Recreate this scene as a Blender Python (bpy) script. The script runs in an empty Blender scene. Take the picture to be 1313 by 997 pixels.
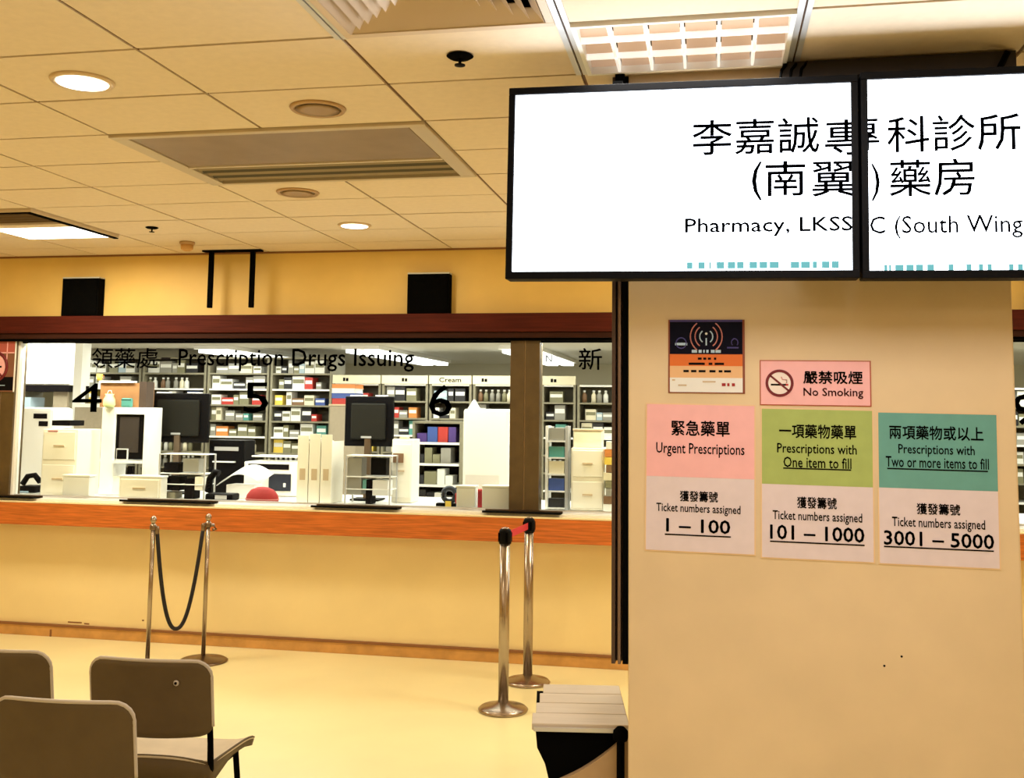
import bpy, bmesh, math, random
from mathutils import Matrix, Vector
random.seed(7)
SC = bpy.context.scene
COL = SC.collection
PI = math.pi

# ------------------------------------------------------------------ camera
CAMZ = 1.6485
cam_data = bpy.data.cameras.new('camera')
cam = bpy.data.objects.new('camera', cam_data)
COL.objects.link(cam)
yaw, pit, rol = math.radians(-11.010), math.radians(5.514), math.radians(0.653)
fw = Vector((math.sin(yaw)*math.cos(pit), math.cos(yaw)*math.cos(pit), math.sin(pit)))
r0 = Vector((math.cos(yaw), -math.sin(yaw), 0))
u0 = r0.cross(fw)
rr = math.cos(rol)*r0 + math.sin(rol)*u0
uu = -math.sin(rol)*r0 + math.cos(rol)*u0
cam.matrix_world = Matrix(((rr.x, uu.x, -fw.x, 0), (rr.y, uu.y, -fw.y, 0), (rr.z, uu.z, -fw.z, CAMZ), (0, 0, 0, 1)))
cam_data.sensor_fit = 'HORIZONTAL'; cam_data.sensor_width = 36
cam_data.lens = 1323.8*36/1313
cam_data.shift_y = -100/1313
cam_data.clip_start = 0.05; cam_data.clip_end = 100
SC.camera = cam

# ------------------------------------------------------------------ world, exposure
w = bpy.data.worlds.new('world'); SC.world = w; w.use_nodes = True
w.node_tree.nodes['Background'].inputs[0].default_value = (1, .85, .65, 1)
w.node_tree.nodes['Background'].inputs[1].default_value = 0.3
SC.view_settings.view_transform = 'Standard'; SC.view_settings.look = 'None'
SC.view_settings.gamma = 1; SC.view_settings.use_curve_mapping = False
SC.view_settings.exposure = 0.26

# ------------------------------------------------------------------ lights the rooms have, plus added fill strips
def area(name, x, y, z, sx, sy, power, col, rot=(0, 0, 0)):
    l = bpy.data.lights.new(name, 'AREA'); l.shape = 'RECTANGLE'; l.size = sx; l.size_y = sy
    l.energy = power; l.color = col
    o = bpy.data.objects.new(name, l); o.location = (x, y, z); o.rotation_euler = rot; COL.objects.link(o)
    return o
WARM = (1, .85, .60); NEUT = (1, .96, .95); COOL = (1, .98, .92)
for x, y, p, c in ((-4.6, 0.3, 14, WARM), (-2.2, 0.3, 14, WARM), (2.6, .3, 14, WARM), (-1.0, -2.4, 14, WARM), (-4.1, 2.6, 12, WARM), (.35, 2.0, 20, NEUT),
                   (.4, 5.7, 36, WARM), (2.6, 5.0, 20, WARM)):
    area('ceiling_troffer_light', x, y, 2.735, .6, .9, p, c)
area('troffer_light', -.079, 3.07, 2.715, .58, .38, 9, COOL)
area('troffer_light', -4.11, 5.82, 2.70, .55, .4, 34, WARM)
area('downlight_light', -2.11, 3.10, 2.74, .15, .15, 8, WARM)
area('downlight_light', -2.12, 5.876, 2.74, .15, .15, 8, WARM)
for x, y in ((-6.2, 8.2), (-3.6, 8.2), (-1.0, 8.2), (1.8, 8.2), (-7.5, 10.0), (-5.0, 10.0), (-2.6, 10.0), (0.2, 10.0), (2.8, 10.0)):
    area('dispensary_light', x, y, 2.26, 1.6, .5, 34 if y < 9 else 20, (1, .98, .88))
area('added_window_fill', -2.9, 6.93, 2.105, 4.4, .04, 34, (1, .97, .88), (math.radians(28), 0, 0))  # unseen strip added behind the glass to brighten worktop and object fronts
area('added_window_fill', .3, 6.93, 2.105, 2.4, .04, 18, (1, .97, .88), (math.radians(28), 0, 0))  # same added fill for the right-hand bay

# ------------------------------------------------------------------ materials
MATS = {}
def mat(name, col, rough=.6, metal=0, noise=0, nscale=8, bump=0, emit=0, alpha=1, spec=None, streak=None):
    if name in MATS: return MATS[name]
    m = bpy.data.materials.new(name); m.use_nodes = True; nt = m.node_tree
    b = nt.nodes['Principled BSDF']
    b.inputs['Base Color'].default_value = (*col, 1)
    b.inputs['Roughness'].default_value = rough; b.inputs['Metallic'].default_value = metal
    if spec is not None: b.inputs['Specular IOR Level'].default_value = spec
    if emit:
        b.inputs['Emission Color'].default_value = (*col, 1); b.inputs['Emission Strength'].default_value = emit
    if noise or bump:
        tc = nt.nodes.new('ShaderNodeTexCoord'); n = nt.nodes.new('ShaderNodeTexNoise')
        n.inputs['Scale'].default_value = nscale; n.inputs['Detail'].default_value = 5
        if streak:
            mp = nt.nodes.new('ShaderNodeMapping'); mp.inputs['Scale'].default_value = streak
            nt.links.new(tc.outputs['Object'], mp.inputs[0]); nt.links.new(mp.outputs[0], n.inputs['Vector'])
        else:
            nt.links.new(tc.outputs['Object'], n.inputs['Vector'])
        if noise:
            cr = nt.nodes.new('ShaderNodeValToRGB')
            cr.color_ramp.elements[0].position = .3; cr.color_ramp.elements[1].position = .7
            cr.color_ramp.elements[0].color = (*[c*(1-noise) for c in col], 1)
            cr.color_ramp.elements[1].color = (*[min(1, c*(1+noise)) for c in col], 1)
            nt.links.new(n.outputs['Fac'], cr.inputs[0]); nt.links.new(cr.outputs[0], b.inputs['Base Color'])
        if bump:
            bp = nt.nodes.new('ShaderNodeBump'); bp.inputs['Strength'].default_value = bump; bp.inputs['Distance'].default_value = .01
            nt.links.new(n.outputs['Fac'], bp.inputs['Height']); nt.links.new(bp.outputs[0], b.inputs['Normal'])
    MATS[name] = m
    return m
def emis(name, col, s):
    if name in MATS: return MATS[name]
    m = bpy.data.materials.new(name); m.use_nodes = True; nt = m.node_tree; nt.nodes.clear()
    e = nt.nodes.new('ShaderNodeEmission'); o = nt.nodes.new('ShaderNodeOutputMaterial')
    e.inputs[0].default_value = (*col, 1); e.inputs[1].default_value = s; nt.links.new(e.outputs[0], o.inputs[0])
    MATS[name] = m; return m
M = {}
M['wall'] = mat('ochre_wall_paint', (.80, .56, .17), .55, noise=.05, nscale=3)
M['counter_wall'] = mat('cream_counter_panel', (.92, .76, .42), .45, noise=.04, nscale=2.5)
M['pillar'] = mat('tan_pillar_paint', (.74, .58, .37), .6, noise=.05, nscale=4, bump=.05)
M['ceil'] = mat('ceiling_tile', (.81, .68, .52), .85, noise=.03, nscale=30, bump=.1)
M['grid'] = mat('ceiling_grid', (.16, .075, .03), .7)
M['pale_metal'] = mat('pale_grey_metal', (.62, .62, .62), .35, metal=.4)
M['floor'] = mat('cream_vinyl_floor', (.90, .82, .48), .3, noise=.05, nscale=1.5)
M['base'] = mat('brown_skirting', (.62, .33, .10), .5, noise=.15, nscale=10)
M['base_line'] = mat('dark_skirting_cap', (.26, .11, .04), .5)
M['wood_dark'] = mat('dark_red_wood', (.070, .010, .005), .7, spec=.15, noise=.3, nscale=6, streak=(.6, 4, 12))
M['wood'] = mat('orange_wood', (.56, .15, .028), .3, noise=.3, nscale=6, streak=(.8, 4, 16))
M['bronze'] = mat('bronze_frame', (.105, .070, .030), .4, metal=.2, noise=.15, nscale=12)
M['black'] = mat('black_plastic', (.003, .003, .004), .5, spec=.08)
M['blackm'] = mat('black_matt', (.002, .002, .002), .95, spec=.03)
M['steel'] = mat('brushed_steel', (.40, .33, .27), .25, metal=.95, noise=.1, nscale=6)
M['steel_dark'] = mat('dark_bronze_steel', (.22, .16, .11), .3, metal=.9)
M['channel'] = mat('dark_channel_metal', (.085, .055, .045), .4, metal=.5)
M['chair'] = mat('brown_chair_plastic', (.105, .070, .032), .65, spec=.3, noise=.07, nscale=14)
M['chair_rim'] = mat('pale_chair_rim', (.48, .42, .37), .35)  # paler than the shell: light caught by the rim, put into its colour
M['chair_seat'] = mat('chair_seat_plastic', (.60, .50, .36), .5, noise=.06, nscale=12)
M['white'] = mat('white_laminate', (.93, .93, .90), .4)
M['cream'] = mat('cream_plastic', (.93, .89, .77), .4)
M['taupe'] = mat('taupe_partition', (.36, .30, .21), .8, noise=.06, nscale=40)
M['beige'] = mat('beige_panel', (.60, .46, .30), .7)
M['olive'] = mat('olive_grey_rack', (.24, .22, .15), .5, noise=.15, nscale=9)
M['carton'] = mat('brown_cardboard', (.36, .17, .06), .8, noise=.1, nscale=20)
M['red'] = mat('dark_red_cloth', (.36, .02, .02), .7)
M['belt'] = mat('red_belt', (.55, .02, .03), .7)
M['rope'] = mat('black_rope', (.010, .008, .014), .7)
M['paper'] = mat('white_paper', (.82, .82, .80), .7)
M['ink'] = mat('black_ink', (.004, .003, .004), .8, spec=.1)
M['inkr'] = mat('dark_red_ink', (.16, .006, .012), .6)
M['pink'] = mat('pink_paper', (.90, .48, .50), .7, noise=.03, nscale=20)
M['green'] = mat('green_paper', (.38, .48, .14), .7, noise=.05, nscale=20)
M['teal'] = mat('teal_paper', (.13, .36, .33), .7, noise=.05, nscale=20)
M['mauve'] = mat('mauve_white_paper', (.74, .64, .70), .7, noise=.03, nscale=20)
M['navy'] = mat('navy_print', (.004, .004, .014), .7, spec=.1)
M['orange'] = mat('orange_print', (.74, .16, .02), .5)
M['peach'] = mat('peach_print', (.80, .48, .24), .5)
M['indigo'] = mat('indigo_print', (.05, .04, .22), .5)
M['cyan'] = mat('pale_cyan_print', (.45, .62, .80), .5)
M['rose'] = mat('rose_print', (.55, .20, .18), .5)
M['screen'] = emis('lit_screen', (.86, .92, 1), 5)
M['lamp'] = emis('lit_diffuser', (1, .95, .84), 5)
M['lampw'] = emis('lit_tube', (1, .99, .93), 3)
M['scr_ink'] = mat('screen_ink', (.008, .01, .05), .6)
M['scr_teal'] = emis('screen_teal', (.20, .58, .60), .8)
M['dark_back'] = mat('dark_recess', (.05, .032, .018), .8)
M['steel_brown'] = mat('brown_vent_metal', (.30, .21, .12), .4, metal=.3, noise=.08, nscale=8)
M['vent'] = mat('vent_metal', (.62, .48, .34), .5, metal=.2)
def glass():
    m = bpy.data.materials.new('window_glass'); m.use_nodes = True; nt = m.node_tree; nt.nodes.clear()
    t = nt.nodes.new('ShaderNodeBsdfTransparent'); g = nt.nodes.new('ShaderNodeBsdfGlossy'); mx = nt.nodes.new('ShaderNodeMixShader')
    f = nt.nodes.new('ShaderNodeFresnel'); f.inputs[0].default_value = 1.12; o = nt.nodes.new('ShaderNodeOutputMaterial')
    t.inputs[0].default_value = (.96, .98, .96, 1); g.inputs['Roughness'].default_value = .02
    nt.links.new(f.outputs[0], mx.inputs[0]); nt.links.new(t.outputs[0], mx.inputs[1]); nt.links.new(g.outputs[0], mx.inputs[2]); nt.links.new(mx.outputs[0], o.inputs[0])
    return m
M['glass'] = glass()
PAL = {'white': (.85, .85, .80), 'cream': (.80, .74, .55), 'grey': (.30, .29, .25), 'olive': (.22, .21, .12), 'pale blue': (.40, .52, .60), 'teal': (.08, .30, .26),
       'black': (.015, .015, .018), 'red': (.50, .04, .03), 'orange': (.70, .25, .06), 'blue': (.05, .10, .36), 'brown': (.22, .12, .06), 'yellow': (.85, .62, .10), 'green': (.12, .32, .10), 'purple': (.08, .04, .22)}
def pm(c): return mat('print_' + c.replace(' ', '_'), PAL[c], .5)

# ------------------------------------------------------------------ mesh helpers
def box(bm, x0, x1, y0, y1, z0, z1, mi=0):
    vs = [bm.verts.new((x, y, z)) for x in (x0, x1) for y in (y0, y1) for z in (z0, z1)]
    for q in ((0, 1, 3, 2), (4, 6, 7, 5), (0, 4, 5, 1), (2, 3, 7, 6), (0, 2, 6, 4), (1, 5, 7, 3)):
        f = bm.faces.new([vs[i] for i in q]); f.material_index = mi
    return vs
def lathe(bm, prof, c=(0, 0, 0), n=24, smooth=True):
    rings = []
    for r, z in prof:
        rings.append([bm.verts.new((c[0]+r*math.cos(2*PI*k/n), c[1]+r*math.sin(2*PI*k/n), c[2]+z)) for k in range(n)])
    for a, b in zip(rings, rings[1:]):
        for k in range(n):
            f = bm.faces.new((a[k], a[(k+1) % n], b[(k+1) % n], b[k])); f.smooth = smooth
    for rg, fl in ((rings[0], 1), (rings[-1], 0)):
        f = bm.faces.new(rg[::-1] if fl else rg)
def tube(bm, pts, r, n=8, closed=False):
    pts = [Vector(p) for p in pts]; rings = []
    up = Vector((0, 0, 1))
    N = len(pts)
    for i, p in enumerate(pts):
        if closed: d = pts[(i+1) % N]-pts[i-1]
        else: d = pts[min(i+1, N-1)]-pts[max(i-1, 0)]
        d.normalize()
        a = d.cross(up)
        if a.length < .05: a = d.cross(Vector((0, 1, 0)))
        a.normalize(); b = a.cross(d)
        rings.append([bm.verts.new(p + r*(math.cos(2*PI*k/n)*a + math.sin(2*PI*k/n)*b)) for k in range(n)])
    prs = list(zip(rings, rings[1:])) + ([(rings[-1], rings[0])] if closed else [])
    for a, b in prs:
        for k in range(n):
            f = bm.faces.new((a[k], a[(k+1) % n], b[(k+1) % n], b[k])); f.smooth = True
    if not closed:
        bm.faces.new(rings[0][::-1]); bm.faces.new(rings[-1])
def cyl(bm, x, y, z0, z1, r, n=20): lathe(bm, [(r, z0), (r, z1)], (x, y, 0), n)
def obj(name, bm, m, parent=None, bevel=0, loc=None):
    bmesh.ops.recalc_face_normals(bm, faces=bm.faces[:])
    me = bpy.data.meshes.new(name); bm.to_mesh(me); bm.free()
    for x in (m if isinstance(m, (list, tuple)) else [m]): me.materials.append(x)
    o = bpy.data.objects.new(name, me); COL.objects.link(o)
    if parent: o.parent = parent
    if loc: o.location = loc
    if bevel:
        b = o.modifiers.new('bevel', 'BEVEL'); b.width = bevel; b.segments = 2; b.limit_method = 'ANGLE'
    return o
def bx(name, x0, x1, y0, y1, z0, z1, m, parent=None, bevel=0):
    bm = bmesh.new(); box(bm, x0, x1, y0, y1, z0, z1); return obj(name, bm, m, parent, bevel)
def tag(o, label, cat, group=None):
    o['label'] = label; o['category'] = cat
    if group: o['group'] = group
    return o
def thing(name, label, cat, loc=(0, 0, 0), rz=0, group=None):
    o = bpy.data.objects.new(name, None); COL.objects.link(o); o.empty_display_size = .1
    o.location = loc; o.rotation_euler = (0, 0, rz)
    return tag(o, label, cat, group)
def struct(o): o['kind'] = 'structure'; return o
def fit_text(body, xz, y, m, parent, name='lettering', thick=.0006, bold=0, cut=None, ry=0, keep=False):
    """lettering fitted into (x0, x1, z0, z1) of the plane y, facing the waiting room"""
    c = bpy.data.curves.new('t', 'FONT'); c.body = body; c.extrude = 0; c.resolution_u = 2
    t = bpy.data.objects.new('t', c); COL.objects.link(t)
    bpy.context.view_layer.update()
    me = bpy.data.meshes.new_from_object(t.evaluated_get(bpy.context.evaluated_depsgraph_get()))
    bpy.data.objects.remove(t); bpy.data.curves.remove(c)
    bm = bmesh.new(); bm.from_mesh(me)
    if bold > 0:                                    # heavier strokes: the outline laid down again, slightly shifted
        for dx, dy in ((bold, 0), (bold*.5, bold*.7), (bold*.5, -bold*.7)):
            n0 = len(bm.verts); bm.from_mesh(me); bm.verts.ensure_lookup_table()
            for v in bm.verts[n0:]: v.co.x += dx; v.co.y += dy; v.co.z += .0
    bpy.data.meshes.remove(me)
    xs = [v.co.x for v in bm.verts]; ys = [v.co.y for v in bm.verts]
    ax, bx_, ay, by = min(xs), max(xs), min(ys), max(ys)
    x0, x1, z0, z1 = xz
    s = (x1-x0)/(bx_-ax); t_ = (z1-z0)/(by-ay)
    for v in bm.verts: v.co = Vector((x0+(v.co.x-ax)*s, 0, z0+(v.co.y-ay)*t_))
    if cut:
        for nrm, x in cut:
            g = bm.verts[:]+bm.edges[:]+bm.faces[:]
            bmesh.ops.bisect_plane(bm, geom=g, plane_co=(x, 0, 0), plane_no=(nrm, 0, 0), clear_outer=True)
    for f in bm.faces:
        f.normal_update()
        if f.normal.y > 0: f.normal_flip()
    if ry:
        cx, cz = (x0+x1)/2, (z0+z1)/2
        for v in bm.verts:
            dx, dz = v.co.x-cx, v.co.z-cz
            v.co.x = cx+dx*math.cos(ry)-dz*math.sin(ry); v.co.z = cz+dx*math.sin(ry)+dz*math.cos(ry)
    for v in bm.verts: v.co.y += y
    me = bpy.data.meshes.new(name); bm.to_mesh(me); bm.free(); me.materials.append(m)
    o = bpy.data.objects.new(name, me); COL.objects.link(o); o.parent = parent
    return o

# ================================================================== SETTING
CE = 2.7577; DW = 6.844
XC0, XS = -5.119, .672; YR0, YS = 2.848, .4566
bm = bmesh.new(); box(bm, -6.6, 4.6, -3.6, DW+.16, -.1, 0); struct(obj('floor', bm, M['floor']))
bm = bmesh.new(); box(bm, -10.5, 5.5, DW+.16, 14.2, -.1, 0); struct(obj('floor', bm, mat('dispensary_floor', (.5, .45, .36), .5)))
bm = bmesh.new(); box(bm, -6.6, 4.6, -3.6, DW+.1, CE+.05, CE+.15); ceiling = struct(obj('ceiling', bm, M['dark_back']))
bm = bmesh.new(); box(bm, -6.7, -6.6, -3.6, DW, 0, CE+.1); struct(obj('wall_left', bm, M['wall']))
bm = bmesh.new(); box(bm, 4.6, 4.7, -3.6, DW, 0, CE+.1); struct(obj('wall_right', bm, M['wall']))
bm = bmesh.new(); box(bm, -6.7, 4.7, -3.7, -3.6, 0, CE+.1); struct(obj('wall_back', bm, M['wall']))
# counter wall: bulkhead above the windows and panel below the counter
wf = struct(obj('wall_front', (lambda b: (box(b, -6.6, 4.6, DW, DW+.16, 2.22, CE+.05), b)[1])(bmesh.new()), M['wall']))
wf2 = struct(bx('wall_front', -6.6, 4.6, DW, DW+.10, 0, .80, M['counter_wall']))
bm = bmesh.new(); box(bm, -6.6, 4.6, DW-.012, DW, CE-.012, CE); obj('dark_top_trim', bm, M['base_line'], wf)  # thin dark strip where the wall meets the ceiling
for (x0_, x1_, z_) in ((-4.55, -4.44, .10), (-4.42, -4.38, .095), (-3.97, -3.955, .14)):
    bx('scuff_mark', x0_, x1_, DW-.0008, DW, z_, z_+.010, M['base_line'], wf2)
bb = struct(bx('baseboard_front', -6.6, 4.6, DW-.014, DW, 0, .072, M['base'], None, .003))
bx('cap_strip', -6.6, 4.6, DW-.020, DW-.001, .072, .088, M['base_line'], bb)
bx('scuff_mark', -4.68, -4.665, DW-.016, DW-.014, .0, .05, M['base_line'], bb)
# dark wood beam above the windows
tb = struct(bx('trim_1', -6.6, 4.6, DW-.09, DW+.16, 2.175, 2.30, M['wood_dark'], None, .006))
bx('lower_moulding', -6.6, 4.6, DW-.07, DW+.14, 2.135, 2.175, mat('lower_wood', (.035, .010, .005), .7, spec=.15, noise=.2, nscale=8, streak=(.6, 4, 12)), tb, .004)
bx('black_bead', -6.6, 4.6, DW-.05, DW+.12, 2.118, 2.135, M['blackm'], tb)  # thin black line along the bottom of the beam

# ---- ceiling tiles (each one a part), with the openings left for the fittings
skip = {(4, 2), (5, 2), (4, 3), (5, 3), (7, 0), (6, -1), (6, -2), (1, 5), (1, 6)}
tile_me = None
g = .0065
def tile_mesh():
    b = bmesh.new(); box(b, g, XS-g, g, YS-g, 0, .02); me = bpy.data.meshes.new('tile'); bmesh.ops.recalc_face_normals(b, faces=b.faces[:]); b.to_mesh(me); b.free(); me.materials.append(M['ceil']); return me
tile_me = tile_mesh()
for i in range(-2, 14):
    for j in range(-4, 9):
        if (i, j) in skip: continue
        x, y = XC0+i*XS, YR0+j*YS
        if x < -6.59 or x+XS > 4.59: continue
        if j == 8:
            o = bx('ceiling_tile', x+g, x+XS-g, y+g, DW-.015, CE, CE+.02, M['ceil'], ceiling); continue
        o = bpy.data.objects.new('ceiling_tile', tile_me); COL.objects.link(o); o.parent = ceiling
        o.location = (x, y, CE+random.uniform(-.0008, .0008))
bm = bmesh.new(); box(bm, -6.6, 4.6, -3.6, YR0-4*YS-g, CE, CE+.02); obj('ceiling_panel', bm, M['ceil'], ceiling)
for i in range(-2, 15):
    x = XC0+i*XS
    bx('grid_bar', x-g-.002, x+g+.002, YR0-4*YS, DW-.015, CE+.006, CE+.022, M['grid'], ceiling)
for j in range(-4, 9):
    y = YR0+j*YS
    bx('grid_bar', -6.59, 4.59, y-g-.002, y+g+.002, CE+.007, CE+.023, M['grid'], ceiling)
for i, y0_, y1_ in ((6, 1.2, 2.86), (7, 1.2, 3.30), (8, 1.2, 3.30)):
    x = XC0+i*XS
    bx('wide_grid_strip', x-.020, x-.002, y0_, y1_, CE-.004, CE+.004, M['pale_metal'], ceiling)
    bx('wide_grid_strip', x+.004, x+.020, y0_, y1_, CE-.004, CE+.004, M['pale_metal'], ceiling)

# ---- dispensary room behind the glass
bm = bmesh.new(); box(bm, -10.5, 5.5, DW+.16, 14.2, 2.30, 2.4); rc = struct(obj('ceiling', bm, mat('dispensary_ceiling', (.80, .78, .68), .8)))
bm = bmesh.new(); box(bm, -10.5, 5.5, 14.2, 14.3, 0, 2.4); struct(obj('wall_back', bm, mat('dispensary_wall', (.70, .66, .50), .7)))
bm = bmesh.new(); box(bm, -10.6, -10.5, DW+.16, 14.2, 0, 2.4); struct(obj('wall_left', bm, MATS['dispensary_wall']))
bm = bmesh.new(); box(bm, 5.5, 5.6, DW+.16, 14.2, 0, 2.4); struct(obj('wall_right', bm, MATS['dispensary_wall']))

# ---- pillar with the posters
PX0, PX1, PY = -.266, .893, 3.34
pillar = struct(bx('pillar', PX0, PX1, PY, PY+.75, 0, CE+.05, M['pillar'], None, .006))
for x_, z_ in ((.55, .93), (.50, .90), (.80, .55)):
    bm = bmesh.new(); tube(bm, [(x_, PY-.001, z_), (x_, PY+.004, z_)], .0035, 8); obj('screw_hole', bm, M['ink'], pillar)
ch = thing('metal_channel', 'tall dark metal channel fixed to the left edge of the tan pillar', 'channel', (PX0-.027, PY+.03, .86))
def ch_bx(n, x0_, x1_, y0_, y1_, z0_, z1_, m): bx(n, x0_, x1_, y0_, y1_, z0_, z1_, m, ch, .001)
ch_bx('backplate', -.026, .0265, .018, .028, 0, 1.895, M['channel'])
ch_bx('flange', -.026, -.014, -.028, .018, 0, 1.895, M['channel'])
ch_bx('rail', -.006, .003, -.030, .018, 0, 1.895, mat('channel_light', (.22, .15, .12), .35, metal=.6))
ch_bx('flange', .009, .0265, -.026, .018, 0, 1.895, M['blackm'])

# ---- windows: three glazed bays between dark mullions
GZ0, GZ1 = .985, 2.12
GY = DW+.03
def bay(n, x0_, x1_):
    w_ = struct(bpy.data.objects.new(n, None)); COL.objects.link(w_); w_.location = ((x0_+x1_)/2, GY, GZ0)
    W_ = lambda *a, **k: None
    cx = (x0_+x1_)/2
    bx('glass_pane', x0_-cx, x1_-cx, -.005, .005, .012, GZ1-GZ0, M['glass'], w_)
    bx('bottom_rail', x0_-cx, x1_-cx, -.012, .012, 0, .012, M['pale_metal'], w_)
    bx('top_rail', x0_-cx, x1_-cx, -.010, .010, GZ1-GZ0-.012, GZ1-GZ0+.003, M['blackm'], w_)
    return w_, cx
w1, c1 = bay('window_1', -5.055, -1.335)
w2, c2 = bay('window_2', -1.135, 1.60)
w3, c3 = bay('window_3', 1.80, 4.55)
w0, c0 = bay('window_4', -6.55, -5.30)
def wtext(w_, cx, body, R_, m, bold=0):
    x0_, x1_, z0_, z1_ = R_
    return fit_text(body, (x0_-cx, x1_-cx, z0_-GZ0, z1_-GZ0), -.0065, m, w_, bold=bold)
wtext(w1, c1, '領藥處', (-4.4810, -3.9490, 1.9240, 2.0730), M['ink'], .012)
wtext(w1, c1, '-', (-3.9240, -3.8500, 1.9870, 2.0040), M['ink'])
wtext(w1, c1, 'Prescription Drugs Issuing', (-3.7880, -2.0210, 1.9070, 2.0670), M['ink'], .014)
wtext(w1, c1, '4', (-4.6230, -4.3830, 1.6040, 1.8140), M['ink'], .003)
wtext(w1, c1, '5', (-3.2700, -3.0810, 1.6130, 1.8280), M['ink'], .003)
wtext(w1, c1, '6', (-1.9100, -1.7450, 1.6020, 1.8200), M['ink'], .006)
wtext(w2, c2, 'N', (-1.1000, -1.0580, 1.9770, 2.0240), M['ink'], .012)
wtext(w2, c2, '新', (-0.8780, -0.7210, 1.9250, 2.0710), M['ink'], .012)
wtext(w3, c3, '9', (1.8240, 1.9490, 1.5950, 1.7860), M['ink'], .016)
def mullion(x0_, x1_, z0_=.985, z1_=2.12):
    t = struct(bpy.data.objects.new('mullion', None)); COL.objects.link(t); t.location = ((x0_+x1_)/2, DW-.02, z0_)
    h = (x1_-x0_)/2; H = z1_-z0_
    bx('left_leaf', -h, -.004, 0, .13, 0, H, M['bronze'], t, .003)
    bx('right_leaf', .004, h, 0, .13, 0, H, M['bronze'], t, .003)
    bx('joint_strip', -.004, .004, .006, .12, 0, H, M['steel_brown'], t)
    return t
mullion(-1.335, -1.135); mullion(1.60, 1.80); mullion(-5.30, -5.075)
bx('edge_strip', -5.074, -5.057, DW, DW+.06, .985, 2.12, M['white'], w1).location = (-c1, -GY, -GZ0)

# ---- counter (one continuous worktop through the windows)
ct = thing('service_counter', 'long orange-wood service counter ledge with white worktop running under the glass windows', 'counter', (-1, DW, .80))
bx('wood_fascia', -5.6, 5.6, -.16, -.13, .0, .155, M['wood'], ct, .004)
bx('wood_underside', -5.6, 5.6, -.13, .16, .035, .155, M['wood'], ct)
bx('highlight_strip', -5.6, 5.6, -.162, -.10, .155, .166, mat('edge_highlight', (.9, .78, .5), .25), ct, .002)  # highlight along the ledge top, painted as a pale strip
bx('white_worktop', -5.6, 5.6, -.10, .95, .155, .180, M['white'], ct)
WT = .982
for k, (xa, xb) in enumerate(( [-5.6,-4.78], (-4.1020, -3.4060), (-2.6770, -2.0680), (-1.4890, -0.9700))):
    t = thing('document_tray', ['black document slot tray below the poster at the far left', 'black document slot tray in front of the large black monitor', 'black document slot tray right of the numeral five window, before the cream file racks', 'black document slot tray under the dark mullion'][k], 'tray', ((xa+xb)/2, DW-.09, WT+.0005), 0, 'transaction trays on the counter')
    h = (xb-xa)/2
    bx('tray_base', -h, h, -.05, .05, 0, .004, M['blackm'], t); bx('tray_lip', -h, h, -.056, -.05, 0, .014, M['black'], t); bx('tray_lip', -h, h, .05, .056, 0, .014, M['steel_dark'], t)

# ================================================================== CEILING FITTINGS
# air-conditioning cassette
ax0, ax1, ay0, ay1 = XC0+4*XS, XC0+6*XS, YR0+2*YS, YR0+4*YS
ac = thing('ceiling_air_conditioner', 'large rectangular brown-grey air conditioning cassette in the ceiling', 'air conditioner', ((ax0+ax1)/2, (ay0+ay1)/2, CE+.02))
hx, hy = (ax1-ax0)/2, (ay1-ay0)/2
bm = bmesh.new()
for a in ((-hx, hx, -hy, -hy+.035), (-hx, hx, hy-.03, hy), (-hx, -hx+.07, -hy+.035, hy-.03), (hx-.07, hx, -hy+.035, hy-.03)): box(bm, *a, -.034, -.005)
obj('frame', bm, mat('ac_frame', (.60, .50, .36), .4, metal=.2), ac, .003)
bx('intake_panel', -hx+.075, hx-.075, -hy+.04, .08, -.030, -.012, M['steel_brown'], ac, .003)
bx('duct_back', -hx+.06, hx-.06, .08, hy-.03, 0, .012, M['dark_back'], ac)
for k in range(6):
    y_ = .105+k*.052
    bm = bmesh.new(); vs = box(bm, -hx+.072, hx-.072, -.014, .014, -.003, .003)
    for v in vs: v.co = Matrix.Rotation(-.6, 3, 'X') @ v.co; v.co.y += y_; v.co.z += -.018
    obj('slat', bm, mat('ac_slat', (.26, .20, .12), .35, metal=.4) if k % 2 else mat('ac_slat_dark', (.06, .045, .025), .5), ac)
bx('divider_bar', -hx+.07, hx-.07, .080, .094, -.036, -.012, mat('ac_frame2', (.75, .66, .55), .4), ac)
# top vent with slats
vx0, vx1, vy0, vy1 = XC0+6*XS+.02, XC0+7*XS-.02, YR0-2*YS+.01, YR0-.005
vt = thing('ceiling_vent', 'four-way ceiling air vent with sloping slats at the top edge, left of the egg-crate lamp', 'vent', ((vx0+vx1)/2, vy1-.316, CE+.02))
hx = (vx1-vx0)/2
bm = bmesh.new()
for a in ((-hx, hx, -hx-.275, -hx+.024), (-hx, hx, hx-.030, hx), (-hx, -hx+.024, -hx+.024, hx-.030), (hx-.024, hx, -hx+.024, hx-.030)): box(bm, *a, -.030, -.010)
obj('frame', bm, mat('vent_face', (.66, .52, .38), .5), vt, .002)
bx('duct_back', -hx+.02, hx-.02, -hx+.02, hx-.02, .030, .040, M['dark_back'], vt)
for k in range(7):
    a0 = hx-.026-k*.039; a1 = a0-.034; zl, zh = -.030, .006
    for q_ in range(4):
        R4 = Matrix.Rotation(q_*PI/2, 3, 'Z'); bm = bmesh.new(); vs = []
        for dz in (0, .0025):
            vs.append([bm.verts.new(R4 @ Vector(c)) for c in ((-a0, a0, zl+dz), (a0, a0, zl+dz), (a1, a1, zh+dz), (-a1, a1, zh+dz))])
        bm.faces.new(vs[0]); bm.faces.new(vs[1][::-1])
        for e in range(4): bm.faces.new((vs[0][e], vs[1][e], vs[1][(e+1) % 4], vs[0][(e+1) % 4]))
        obj('slat', bm, M['vent'], vt)
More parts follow.
